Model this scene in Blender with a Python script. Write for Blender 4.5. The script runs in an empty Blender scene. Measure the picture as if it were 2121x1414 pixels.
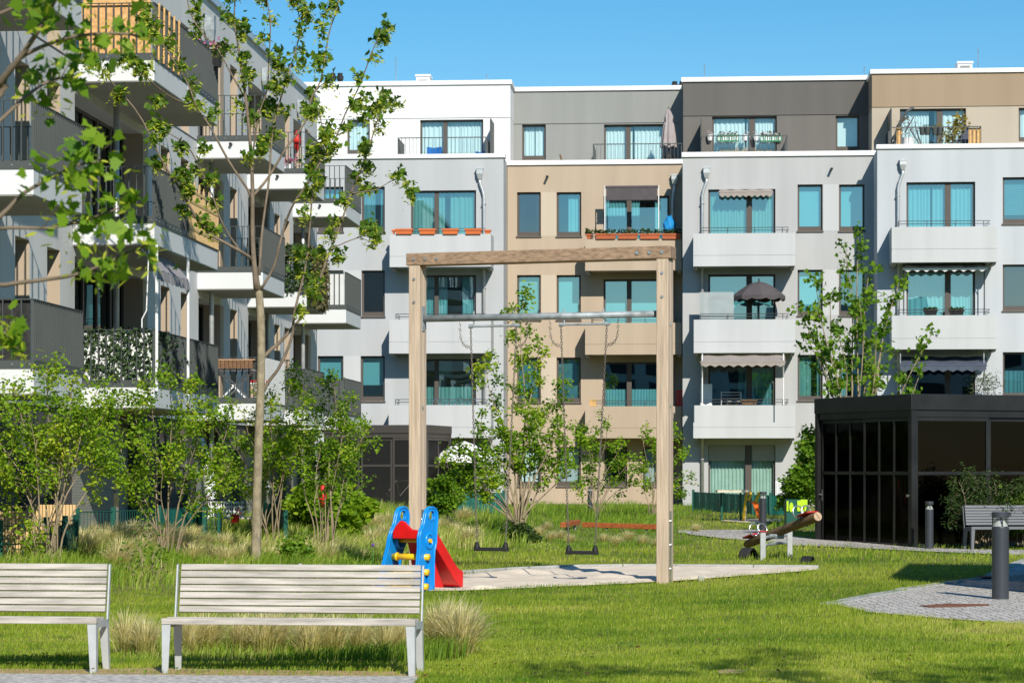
import bpy, bmesh, math, random
import numpy as np
from mathutils import Vector, Matrix
R = math.radians
C = bpy.context.scene.collection
F_PX, CX, HZ, EYE = 5200.0, 1060.5, 972.0, 1.66      # focal length in photo pixels, principal column, horizon row, eye height
ANG = math.atan(396/5200)

# ------------------------------------------------------------------ scene / camera / light
sc = bpy.context.scene
cam_d = bpy.data.cameras.new("camera"); cam = bpy.data.objects.new("camera", cam_d); C.objects.link(cam)
cam.location = (0, 0, EYE); cam.rotation_euler = (R(90), 0, 0)
cam_d.sensor_width = 36; cam_d.lens = 36*F_PX/2121; cam_d.shift_y = (HZ-707)/2121
cam_d.clip_end = 2000; cam_d.clip_start = 0.1
cam_d.dof.use_dof = True; cam_d.dof.focus_distance = 36; cam_d.dof.aperture_fstop = 8
sc.camera = cam
SUN_AZ, SUN_EL = 15.0, 33.0
w = bpy.data.worlds.new("World"); sc.world = w; w.use_nodes = True
nt = w.node_tree; bg = nt.nodes['Background']
sky = nt.nodes.new('ShaderNodeTexSky'); sky.sky_type = 'NISHITA'; sky.sun_disc = False
sky.sun_elevation = R(SUN_EL); sky.sun_rotation = R(180-SUN_AZ); sky.air_density = 1.0; sky.dust_density = 0.15; sky.ozone_density = 3.0
hs = nt.nodes.new('ShaderNodeHueSaturation'); hs.inputs['Saturation'].default_value = 1.42; hs.inputs['Value'].default_value = .85; hs.inputs['Hue'].default_value = .494
nt.links.new(sky.outputs[0], hs.inputs['Color']); nt.links.new(hs.outputs[0], bg.inputs[0]); bg.inputs[1].default_value = 0.11
sd = bpy.data.lights.new("sun", 'SUN'); sd.energy = 4.5; sd.angle = R(0.5); sd.color = (1, .94, .83)
sun = bpy.data.objects.new("sun", sd); C.objects.link(sun)
sdir = Vector((math.sin(R(SUN_AZ))*math.cos(R(SUN_EL)), -math.cos(R(SUN_AZ))*math.cos(R(SUN_EL)), math.sin(R(SUN_EL))))
sun.rotation_euler = sdir.to_track_quat('Z', 'Y').to_euler(); sun.location = (10, -30, 30)
sc.view_settings.view_transform = 'Standard'; sc.view_settings.look = 'None'; sc.view_settings.gamma = 1; sc.view_settings.exposure = 0.30
sc.cycles.max_bounces = 8; sc.cycles.transparent_max_bounces = 24; sc.cycles.use_denoising = True
sc.cycles.caustics_reflective = False; sc.cycles.caustics_refractive = False

# ------------------------------------------------------------------ geometry of the place
def sst(t): t = np.clip(t, 0, 1); return t*t*(3-2*t)
def gz(y, x=0.):
    """ground height: level lawn, rising gently to the far houses and banked up along the left wing"""
    b = 0.5*np.clip((np.asarray(y, float)-45)/40, 0, 1); xf = -6.24+.0762*(np.asarray(y, float)-43.8)
    return b+np.maximum(0, .34-b)*sst((xf+2.6-x)/2.6)*sst((y-29)/5)*sst((80-y)/6)
def at(px, py, Y): return Vector(((px-CX)/F_PX*Y, Y, EYE+(HZ-py)/F_PX*Y))
def ground_at(px, py):
    Y = F_PX*EYE/max(py-HZ, 1)
    for _ in range(60):
        Y = .5*Y+.5*F_PX*(EYE-float(gz(Y, (px-CX)/F_PX*Y)))/max(py-HZ, 1)
    return Vector(((px-CX)/F_PX*Y, Y, float(gz(Y, (px-CX)/F_PX*Y))))

class Frame:
    def __init__(s, O, u, n): s.O, s.u, s.n = Vector(O), Vector(u), Vector(n)
    def P(s, u, v, o=0): return s.O+s.u*u+s.n*o+Vector((0, 0, v))
    def uv(s, px, py, o=0):
        c = Vector((0, 0, EYE)); d = Vector(((px-CX)/F_PX, 1, (HZ-py)/F_PX))
        t = ((s.O+s.n*o-c).dot(s.n))/d.dot(s.n); p = c+d*t
        return (p-s.O).dot(s.u), p.z
ca, sa = math.cos(ANG), math.sin(ANG)
BF = Frame((0, 86.2, 0), (ca, -sa, 0), (-sa, -ca, 0))                 # row of houses at the end of the court
LF = Frame((-6.24-1.45*ca, 43.8+1.45*sa, 0), (sa, ca, 0), (ca, -sa, 0))  # wing on the left; u runs away from the camera

# ------------------------------------------------------------------ materials
MT = {}
def mk(name, col, rough=.8, metal=0., var=.08, vs=2., bump=0., bs=60., spec=.3, stretch=None, coat=0.):
    m = bpy.data.materials.new(name); m.use_nodes = True; MT[name] = m
    n, l = m.node_tree.nodes, m.node_tree.links; b = n['Principled BSDF']
    b.inputs['Roughness'].default_value = rough; b.inputs['Metallic'].default_value = metal
    b.inputs['Specular IOR Level'].default_value = spec; b.inputs['Coat Weight'].default_value = coat
    b.inputs['Base Color'].default_value = (*col, 1)
    if var or bump:
        tc = n.new('ShaderNodeTexCoord'); src = tc.outputs['Object']
        if stretch:
            mp = n.new('ShaderNodeMapping'); mp.inputs['Scale'].default_value = stretch; l.new(src, mp.inputs[0]); src = mp.outputs[0]
    if var:
        nz = n.new('ShaderNodeTexNoise'); nz.inputs['Scale'].default_value = vs; nz.inputs['Detail'].default_value = 6; l.new(src, nz.inputs['Vector'])
        mr = n.new('ShaderNodeMapRange'); mr.inputs[1].default_value = .3; mr.inputs[2].default_value = .7; mr.inputs[3].default_value = 1-var; mr.inputs[4].default_value = 1+var
        l.new(nz.outputs[0], mr.inputs[0])
        mx = n.new('ShaderNodeVectorMath'); mx.operation = 'SCALE'; mx.inputs[0].default_value = col; l.new(mr.outputs[0], mx.inputs['Scale']); l.new(mx.outputs[0], b.inputs['Base Color'])
    if bump:
        n2 = n.new('ShaderNodeTexNoise'); n2.inputs['Scale'].default_value = bs; n2.inputs['Detail'].default_value = 5; l.new(src, n2.inputs['Vector'])
        bp = n.new('ShaderNodeBump'); bp.inputs['Strength'].default_value = bump; bp.inputs['Distance'].default_value = .02; l.new(n2.outputs[0], bp.inputs['Height']); l.new(bp.outputs[0], b.inputs['Normal'])
    return m
def mk_leaf(name, ramp, trans=.35, rough=.5):
    """foliage: one colour per leaf from its own 'tint' value; part of the light passes through"""
    m = bpy.data.materials.new(name); m.use_nodes = True; MT[name] = m
    n, l = m.node_tree.nodes, m.node_tree.links; n.remove(n['Principled BSDF'])
    a = n.new('ShaderNodeAttribute'); a.attribute_name = 'tint'
    cr = n.new('ShaderNodeValToRGB'); e = cr.color_ramp.elements
    for i, (p, c) in enumerate(ramp):
        x = e[i] if i < 2 else e.new(p)
        x.position = p; x.color = (*c, 1)
    l.new(a.outputs['Fac'], cr.inputs[0])
    d = n.new('ShaderNodeBsdfPrincipled'); d.inputs['Roughness'].default_value = rough; d.inputs['Specular IOR Level'].default_value = .25
    t = n.new('ShaderNodeBsdfTranslucent'); x = n.new('ShaderNodeMixShader'); x.inputs[0].default_value = trans
    l.new(cr.outputs[0], d.inputs['Base Color']); l.new(cr.outputs[0], t.inputs[0])
    l.new(d.outputs[0], x.inputs[1]); l.new(t.outputs[0], x.inputs[2]); l.new(x.outputs[0], n['Material Output'].inputs[0])
    return m
def mk_glass(name, tint, refl, rcol, rough=.01):
    m = bpy.data.materials.new(name); m.use_nodes = True; MT[name] = m
    n, l = m.node_tree.nodes, m.node_tree.links; n.remove(n['Principled BSDF'])
    t = n.new('ShaderNodeBsdfTransparent'); t.inputs[0].default_value = (*tint, 1)
    g = n.new('ShaderNodeBsdfGlossy'); g.inputs[0].default_value = (*rcol, 1); g.inputs['Roughness'].default_value = rough
    tc = n.new('ShaderNodeTexCoord'); nz = n.new('ShaderNodeTexNoise'); nz.inputs['Scale'].default_value = .7; nz.inputs['Detail'].default_value = 1
    bp = n.new('ShaderNodeBump'); bp.inputs['Strength'].default_value = .25; bp.inputs['Distance'].default_value = .02
    l.new(tc.outputs['Object'], nz.inputs['Vector']); l.new(nz.outputs[0], bp.inputs['Height']); l.new(bp.outputs[0], g.inputs['Normal'])
    x = n.new('ShaderNodeMixShader'); x.inputs[0].default_value = refl
    l.new(t.outputs[0], x.inputs[1]); l.new(g.outputs[0], x.inputs[2]); l.new(x.outputs[0], n['Material Output'].inputs[0])
    return m
WS = dict(stretch=(1.6, 1.6, .12))
mk('render_white', (.70, .71, .715), .9, var=.03, vs=1.1, bump=.08, **WS)
mk('render_pale', (.41, .425, .44), .9, var=.065, vs=1.1, bump=.08, **WS)
mk('render_pale_warm', (.405, .41, .415), .9, var=.065, vs=1.1, bump=.08, **WS)
mk('render_blue', (.45, .475, .505), .9, var=.065, vs=1.1, bump=.08, **WS)
mk('render_light', (.475, .487, .497), .9, var=.065, vs=1.1, bump=.08, **WS)
mk('render_grey', (.25, .258, .25), .9, var=.065, vs=1.1, bump=.08, **WS)
mk('render_tan', (.42, .335, .25), .9, var=.065, vs=1.1, bump=.08, **WS)
mk('render_tan_light', (.48, .405, .32), .9, var=.065, vs=1.1, bump=.08, **WS)
mk('render_dark', (.115, .11, .103), .9, var=.065, vs=1.1, bump=.08, **WS)
mk('render_taupe', (.145, .135, .125), .9, var=.065, vs=1.1, bump=.08, **WS)
mk('render_brown', (.31, .235, .16), .9, var=.065, vs=1.1, bump=.08, **WS)
mk('render_beige', (.42, .365, .29), .9, var=.065, vs=1.1, bump=.08, **WS)
mk('wing_wall', (.58, .585, .59), .9, var=.065, vs=1.1, bump=.1, **WS)
mk('wing_tan', (.42, .335, .25), .9, var=.065, vs=1.1, bump=.1, **WS)
mk('wing_dark', (.085, .08, .08), .85, var=.08, vs=.6, bump=.1)
mk('slab_white', (.62, .635, .645), .8, var=.03, vs=.6, bump=.05)
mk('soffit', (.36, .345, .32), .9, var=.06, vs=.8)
mk('coping', (.74, .75, .76), .45, var=.02, spec=.5)
mk('coping_blue', (.45, .52, .58), .35, .3, var=.03)
mk('frame', (.085, .072, .062), .5, var=.04)
mk('sill', (.11, .095, .082), .5, var=.04)
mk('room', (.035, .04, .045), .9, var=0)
mk('curtain', (.78, .80, .78), .9, var=.03, vs=4); mk('curtain_cream', (.72, .66, .55), .9, var=.05, vs=4); mk('curtain_grey', (.50, .52, .53), .9, var=.05, vs=4)
mk('curtain_green', (.5, .6, .5), .9, var=.08, vs=5)
mk('blind', (.42, .45, .46), .7, var=.03)
mk('shutter', (.33, .325, .30), .6, var=.03)
mk_glass('glass', (.40, .75, .80), .33, (.58, .86, .92))
mk_glass('glass_pale', (.80, .93, .95), .16, (.6, .95, 1.0))
mk_glass('glass_dark', (.08, .10, .11), .30, (.6, .7, .75))
mk_glass('bollard_glass', (.85, .87, .86), .12, (1, 1, 1))
mk_glass('shelter_glass', (.10, .10, .10), .014, (.85, .85, .85), .05)
mk_glass('shelter_mesh', (.33, .31, .29), .10, (.5, .5, .5), .5)
mk_glass('clear_sheet', (.8, .82, .84), .12, (1, 1, 1), .2)
mk('galv', (.30, .335, .355), .6, .35, var=.35, vs=7); mk('chain', (.24, .21, .18), .45, .6, var=.2)
mk('galv_bright', (.50, .52, .53), .4, .5, var=.12, vs=9)
mk('rail', (.075, .085, .085), .5, var=.05)
mk('rail_grey', (.062, .072, .072), .55, var=.05)
mk('steel', (.6, .6, .6), .25, .9, var=.05)
mk('bench_wood', (.45, .415, .37), .75, var=.30, vs=5, bump=.25, bs=30, stretch=(.5, 6, 6))
mk('bench_steel', (.50, .52, .53), .5, .25, var=.08, vs=6)
mk('bench_grey', (.14, .15, .165), .6, var=.06)
mk('post_wood', (.50, .395, .295), .8, var=.22, vs=4, bump=.35, bs=14, stretch=(7, 7, .35))
mk('beam_wood', (.30, .205, .135), .8, var=.35, vs=4, bump=.35, bs=14, stretch=(.4, 7, 7))
mk('log_wood', (.215, .135, .075), .8, var=.35, vs=5, bump=.3, bs=14, stretch=(5, 5, 1))
mk('log_end', (.47, .33, .22), .85, var=.12, vs=14)
mk('beam_red', (.33, .095, .028), .7, var=.35, vs=5, stretch=(3, 3, 3))
mk('toy_blue', (.004, .255, .74), .3, var=.05, vs=7, spec=.5)
mk('toy_red', (.66, .008, .01), .36, var=.14, vs=5, spec=.5)
mk('toy_yellow', (.85, .52, .015), .3, var=.05, spec=.5)
mk('toy_lime', (.45, .68, .02), .35, var=.05, spec=.5)
mk('toy_orange', (.80, .15, .015), .35, var=.05, spec=.5)
mk('toy_beige', (.62, .55, .42), .5, var=.05)
mk('rubber', (.014, .014, .015), .6, var=.1, bump=.2)
mk('tyre', (.022, .022, .023), .8, var=.2, bump=.3, bs=80)
mk('seat_red', (.42, .02, .02), .55, var=.1)
mk('bollard', (.052, .06, .072), .4, .3, var=.06, spec=.5)
mk('bollard_cone', (.62, .62, .61), .35, .0, var=.03)
mk('shelter_frame', (.0150, .0152, .0156), .42, .2, var=.35, spec=.5)
mk('shelter_grey', (.062, .056, .053), .5, .2, var=.06, spec=.5)
mk('fence_green', (.008, .085, .062), .5, var=.06)
mk('fence_strip', (.012, .12, .095), .45, var=.35, vs=7, stretch=(6, 6, .2))
mk('reed', (.66, .45, .215), .8, var=.15, vs=20, stretch=(6, 6, .3))
mk('osb', (.62, .36, .15), .8, var=.28, vs=14, bump=.2)
mk('bamboo', (.60, .36, .14), .6, var=.2, vs=8)
mk('plank', (.55, .33, .19), .7, var=.2, vs=5, stretch=(6, 6, .5))
mk('terracotta', (.62, .155, .045), .7, var=.08)
mk('terracotta_dull', (.45, .12, .05), .7, var=.12)
mk('fabric_grey', (.27, .26, .275), .9, var=.1, vs=5)
mk('fabric_taupe', (.31, .27, .245), .9, var=.08, vs=5)
mk('fabric_umbrella', (.33, .29, .29), .9, var=.08, vs=5)
mk('fabric_dark', (.085, .075, .08), .9, var=.1, vs=5)
mk('fabric_navy', (.07, .085, .12), .9, var=.1, vs=4)
mk('fabric_white', (.82, .82, .82), .9, var=.03)
mk('mat_dark', (.03, .03, .03), .9, var=.4, vs=12)
mk('fabric_blue', (.01, .13, .42), .8, var=.1)
mk('bag_blue', (.012, .22, .52), .55, var=.15, vs=6)
mk('plastic_white', (.75, .76, .76), .5, var=.03)
mk('plastic_black', (.02, .02, .022), .5, var=.1)
mk('plastic_red', (.55, .025, .02), .5, var=.05)
mk('plastic_screen', (.33, .37, .38), .6, var=.06, vs=4)
mk('basket_green', (.02, .22, .09), .6, var=.1)
mk('wicker', (.17, .095, .05), .8, var=.25, vs=20)
mk('corrugated', (.66, .68, .68), .4, .2, var=.05)
mk('bark', (.27, .23, .155), .9, var=.3, vs=7, bump=.5, bs=20, stretch=(2, 2, 1))
mk('bark_twig', (.185, .145, .105), .9, var=.25, vs=8)
mk('bark_shrub', (.27, .215, .14), .9, var=.25, vs=8)
mk('soil_grass', (.17, .175, .045), .95, var=.35, vs=2.2, bump=.6, bs=30)
mk('sand', (.71, .61, .49), .95, var=.10, vs=3, bump=.6, bs=18)
mk('gravel', (.54, .51, .47), .95, var=.45, vs=16, bump=1, bs=70)
mk('dry_edge', (.42, .30, .15), .95, var=.25, vs=8, bump=.6, bs=40)
mk('kerb', (.40, .40, .385), .85, var=.12, vs=6, bump=.2)
mk('rust', (.20, .085, .045), .8, var=.25, vs=20)
mk('purple', (.14, .06, .30), .7, var=.1)
# small cobbles: a cell pattern with dark joints
def mk_cobble():
    m = mk('cobble', (.40, .385, .36), .9, var=.0)
    n, l = m.node_tree.nodes, m.node_tree.links; b = n['Principled BSDF']
    tc = n.new('ShaderNodeTexCoord'); v = n.new('ShaderNodeTexVoronoi'); v.feature = 'DISTANCE_TO_EDGE'; v.inputs['Scale'].default_value = 9.5; v.inputs['Randomness'].default_value = .55
    v2 = n.new('ShaderNodeTexVoronoi'); v2.inputs['Scale'].default_value = 9.5; v2.inputs['Randomness'].default_value = .55
    l.new(tc.outputs['Object'], v.inputs['Vector']); l.new(tc.outputs['Object'], v2.inputs['Vector'])
    cr = n.new('ShaderNodeValToRGB'); e = cr.color_ramp.elements; e[0].position = .02; e[0].color = (.22, .19, .15, 1); e[1].position = .09; e[1].color = (1, .94, .86, 1)
    l.new(v.outputs[0], cr.inputs[0])
    mr = n.new('ShaderNodeMapRange'); mr.inputs[3].default_value = .46; mr.inputs[4].default_value = .66
    sp = n.new('ShaderNodeSeparateColor'); l.new(v2.outputs['Color'], sp.inputs[0]); l.new(sp.outputs[0], mr.inputs[0])
    mx = n.new('ShaderNodeVectorMath'); mx.operation = 'SCALE'; l.new(cr.outputs[0], mx.inputs[0]); l.new(mr.outputs[0], mx.inputs['Scale']); l.new(mx.outputs[0], b.inputs['Base Color'])
    bp = n.new('ShaderNodeBump'); bp.inputs['Strength'].default_value = .6; bp.inputs['Distance'].default_value = .02; l.new(cr.outputs[0], bp.inputs['Height']); l.new(bp.outputs[0], b.inputs['Normal'])
mk_cobble()
mk_leaf('leaf_maple', [(0, (.05, .12, .012)), (1, (.24, .36, .03)), (.5, (.11, .22, .018))], .45)
mk_leaf('leaf_blossom', [(0, (.38, .48, .03)), (1, (.68, .70, .08))], .5)
mk_leaf('leaf_near', [(0, (.08, .20, .012)), (1, (.40, .54, .04)), (.5, (.19, .35, .02))], .5)
mk_leaf('leaf_shrub', [(0, (.045, .13, .010)), (1, (.58, .60, .05)), (.55, (.26, .44, .02))], .5)
mk_leaf('leaf_green', [(0, (.05, .14, .010)), (1, (.33, .47, .035)), (.5, (.16, .31, .018))], .48)
mk_leaf('clover', [(0, (.05, .14, .02)), (1, (.14, .27, .04))], .35)
mk_leaf('leaf_dark', [(0, (.018, .045, .010)), (1, (.07, .12, .025))], .3)
mk_leaf('leaf_ivy', [(0, (.02, .055, .02)), (1, (.10, .15, .06))], .2)
mk_leaf('leaf_ivy_brown', [(0, (.05, .06, .02)), (1, (.19, .16, .07))], .2)
mk_leaf('leaf_red', [(0, (.10, .02, .01)), (1, (.25, .10, .04))], .3)
mk_leaf('flower_white', [(0, (.6, .45, .5)), (1, (.8, .8, .8))], .3)
mk_leaf('flower_pink', [(0, (.55, .06, .25)), (1, (.75, .25, .45))], .3)
mk_leaf('leaf_palm', [(0, (.20, .16, .02)), (1, (.35, .28, .03))], .3)
mk_leaf('blade_lawn', [(0, (.085, .20, .012)), (1, (.58, .56, .15)), (.45, (.27, .385, .03)), (.8, (.42, .50, .05))], .48)
mk_leaf('blade_meadow', [(0, (.10, .22, .015)), (1, (.74, .66, .30)), (.5, (.24, .38, .03)), (.74, (.42, .50, .08))], .48)
mk_leaf('blade_feather', [(0, (.34, .36, .07)), (1, (.95, .84, .55)), (.4, (.72, .64, .28))], .5)

# ------------------------------------------------------------------ mesh helpers
def box(bm, x0, x1, y0, y1, z0, z1, M=None):
    vs = [Vector((x, y, z)) for x in (x0, x1) for y in (y0, y1) for z in (z0, z1)]
    if M is not None: vs = [M @ v for v in vs]
    v = [bm.verts.new(p) for p in vs]
    for f in ((0, 1, 3, 2), (4, 6, 7, 5), (0, 4, 5, 1), (2, 3, 7, 6), (0, 2, 6, 4), (1, 5, 7, 3)): bm.faces.new([v[i] for i in f])
def fbox(bm, F, u0, u1, v0, v1, o0, o1):
    """box in a facade frame: along, up, outwards"""
    v = [bm.verts.new(F.P(u, vv, o)) for u in (u0, u1) for o in (o1, o0) for vv in (v0, v1)]
    for f in ((0, 1, 3, 2), (4, 6, 7, 5), (0, 4, 5, 1), (2, 3, 7, 6), (0, 2, 6, 4), (1, 5, 7, 3)): bm.faces.new([v[i] for i in f])
def quad(bm, *ps): bm.faces.new([bm.verts.new(p) for p in ps])
def tube(bm, pts, rad, sides=6, cap=True):
    pts = [Vector(p) for p in pts]
    if not hasattr(rad, '__len__'): rad = [rad]*len(pts)
    rings, up = [], None
    for i, p in enumerate(pts):
        d = (pts[min(i+1, len(pts)-1)]-pts[max(i-1, 0)])
        if d.length < 1e-7: d = Vector((0, 0, 1))
        d.normalize()
        if up is None: up = Vector((1, 0, 0)) if abs(d.x) < .8 else Vector((0, 1, 0))
        a = (up-d*up.dot(d))
        if a.length < 1e-5: a = d.orthogonal()
        a.normalize(); up = a; b = d.cross(a)
        rings.append([bm.verts.new(p+(a*math.cos(2*math.pi*k/sides)+b*math.sin(2*math.pi*k/sides))*rad[i]) for k in range(sides)])
    for r0, r1 in zip(rings, rings[1:]):
        for k in range(sides): bm.faces.new((r0[k], r0[(k+1) % sides], r1[(k+1) % sides], r1[k]))
    if cap and sides > 2: bm.faces.new(rings[0][::-1]); bm.faces.new(rings[-1])
def lathe(bm, prof, sides=20, c=(0, 0, 0)):
    c = Vector(c); rings = []
    for r, z in prof: rings.append([bm.verts.new(c+Vector((r*math.cos(2*math.pi*k/sides), r*math.sin(2*math.pi*k/sides), z))) for k in range(sides)])
    for r0, r1 in zip(rings, rings[1:]):
        for k in range(sides): bm.faces.new((r0[k], r0[(k+1) % sides], r1[(k+1) % sides], r1[k]))
    bm.faces.new(rings[0][::-1]); bm.faces.new(rings[-1])
def ext_poly(bm, pts, off):
    """closed outline given as 3D points, extruded by a vector"""
    a = [bm.verts.new(p) for p in pts]; b = [bm.verts.new(Vector(p)+off) for p in pts]; n = len(a)
    bm.faces.new(a); bm.faces.new(b[::-1])
    for i in range(n): bm.faces.new((a[i], b[i], b[(i+1) % n], a[(i+1) % n]))
NEW = bmesh.new
def obj(name, bm, mat, parent=None, smooth=False, bevel=0., sub=False):
    me = bpy.data.meshes.new(name)
    bmesh.ops.recalc_face_normals(bm, faces=bm.faces[:]); bm.to_mesh(me); bm.free()
    o = bpy.data.objects.new(name, me); C.objects.link(o); me.materials.append(MT[mat] if isinstance(mat, str) else mat)
    if smooth: me.shade_smooth()
    if bevel:
        b = o.modifiers.new('bevel', 'BEVEL'); b.width = bevel; b.segments = 2; b.limit_method = 'ANGLE'
    attach(o, parent); return o
def attach(o, parent):
    if parent is not None:
        o.parent = parent
        if parent.type == 'EMPTY': o.matrix_parent_inverse = Matrix.Translation(parent.location).inverted()
def tag(o, label=None, cat=None, group=None, kind=None):
    for k, v in (('label', label), ('category', cat), ('group', group), ('kind', kind)):
        if v: o[k] = v
    return o
def thing(name, label, cat, loc=(0, 0, 0), group=None):
    o = bpy.data.objects.new(name, None); C.objects.link(o); o.location = loc; o.empty_display_size = .2
    return tag(o, label, cat, group)
def dup(root, label, loc, rotz=None, scale=None, group=None):
    r = root.copy(); C.objects.link(r); r.location = loc; r['label'] = label
    if group: r['group'] = group
    if rotz is not None: r.rotation_euler = (0, 0, rotz)
    if scale: r.scale = scale if hasattr(scale, '__len__') else (scale,)*3
    for ch in list(root.children):
        c = ch.copy(); C.objects.link(c); c.parent = r
        for g in list(ch.children):
            d = g.copy(); C.objects.link(d); d.parent = c
    return r
def mesh_np(name, verts, loops, starts, mat, parent=None, tint=None, smooth=False):
    """mesh straight from arrays, with one tint value per face"""
    me = bpy.data.meshes.new(name); nf = len(starts)
    me.vertices.add(len(verts)); me.vertices.foreach_set('co', np.asarray(verts, np.float32).ravel())
    me.loops.add(len(loops)); me.loops.foreach_set('vertex_index', np.asarray(loops, np.int32).ravel())
    me.polygons.add(nf); me.polygons.foreach_set('loop_start', np.asarray(starts, np.int32))
    if tint is not None:
        a = me.attributes.new('tint', 'FLOAT', 'FACE'); a.data.foreach_set('value', np.asarray(tint, np.float32))
    me.update(calc_edges=True); me.validate()
    if smooth: me.shade_smooth()
    me.materials.append(MT[mat] if isinstance(mat, str) else mat)
    o = bpy.data.objects.new(name, me); C.objects.link(o); attach(o, parent); return o

LEAF = {
 'oval': np.array([(0, 0), (.26, .22), (.30, .52), (.16, .82), (0, 1), (-.16, .82), (-.30, .52), (-.26, .22)]),
 'slim': np.array([(0, 0), (.13, .35), (.10, .7), (0, 1), (-.10, .7), (-.13, .35)]),
 'maple': np.array([(0, .02), (.12, .10), (.36, .02), (.33, .20), (.58, .36), (.40, .44), (.42, .60), (.24, .58), (.20, .72), (.11, .74), (0, 1), (-.11, .74), (-.20, .72), (-.24, .58), (-.42, .60), (-.40, .44), (-.58, .36), (-.33, .20), (-.36, .02), (-.12, .10)]),
 'ivy': np.array([(0, 0), (.35, .15), (.5, .45), (.2, .55), (0, 1), (-.2, .55), (-.5, .45), (-.35, .15)]),
}
def leaf_arrays(rng, pos, size, shape, flat=.5, droop=0.):
    """arrays of leaf outlines at the given points: random heading, blades leaning towards level by 'flat', slightly folded"""
    S = LEAF[shape]; k = len(S); n = len(pos)
    h = rng.uniform(0, 2*np.pi, n)
    nrm = rng.normal(size=(n, 3)); nrm /= np.linalg.norm(nrm, axis=1)[:, None]
    nrm = nrm*(1-flat)+np.array([0, 0, 1.])*flat; nrm /= np.linalg.norm(nrm, axis=1)[:, None]
    d = np.stack([np.cos(h), np.sin(h), -droop*np.ones(n)], 1); d -= nrm*(d*nrm).sum(1)[:, None]; d /= np.linalg.norm(d, axis=1)[:, None]
    r = np.cross(d, nrm); sz = size*rng.uniform(.65, 1.25, n)
    fold = np.abs(S[:, 0])*.25-(S[:, 1]**2)*.15
    V = pos[:, None, :]+sz[:, None, None]*(S[None, :, 0, None]*r[:, None, :]+S[None, :, 1, None]*d[:, None, :]+fold[None, :, None]*nrm[:, None, :])
    return V.reshape(-1, 3), k
def leaves(name, rng, pos, size, shape, mat, parent, flat=.5, droop=0., tint=None):
    pos = np.asarray(pos, float).reshape(-1, 3)
    V, k = leaf_arrays(rng, pos, size, shape, flat, droop); n = len(pos)
    if tint is None: tint = np.clip(rng.beta(2, 2, n), 0, 1)
    return mesh_np(name, V, np.arange(n*k), np.arange(n)*k, mat, parent, tint)
# ------------------------------------------------------------------ apartment houses at the end of the court
rnd = random.Random(5)
def wall_mesh(bm, F, u0, u1, v0, v1, o, holes, depth=.22, back=6., lintel=True):
    """front skin with real openings and reveals, plus the two flanks and the top of the block"""
    us = sorted({u0, u1, *[x for h in holes for x in (h[0], h[2]) if u0 < x < u1]}); vs = sorted({v0, v1, *[x for h in holes for x in (h[1], h[3]) if v0 < x < v1]})
    for a, b in zip(us, us[1:]):
        for c, d in zip(vs, vs[1:]):
            mu, mv = (a+b)/2, (c+d)/2
            if any(h[0] < mu < h[2] and h[1] < mv < h[3] for h in holes): continue
            quad(bm, F.P(a, c, o), F.P(b, c, o), F.P(b, d, o), F.P(a, d, o))
    for (a, c, b, d) in holes:
        for (p, q) in (((a, c), (a, d)), ((a, d), (b, d)), ((b, d), (b, c)), ((b, c), (a, c))):
            quad(bm, F.P(*p, o), F.P(*q, o), F.P(*q, o-depth), F.P(*p, o-depth))
    quad(bm, F.P(u0, v0, o), F.P(u0, v1, o), F.P(u0, v1, o-back), F.P(u0, v0, o-back))
    quad(bm, F.P(u1, v0, o), F.P(u1, v1, o), F.P(u1, v1, o-back), F.P(u1, v0, o-back))
    quad(bm, F.P(u0, v1, o), F.P(u1, v1, o), F.P(u1, v1, o-back), F.P(u0, v1, o-back))
    quad(bm, F.P(u0, v0, o-back), F.P(u1, v0, o-back), F.P(u1, v1, o-back), F.P(u0, v1, o-back))

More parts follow.
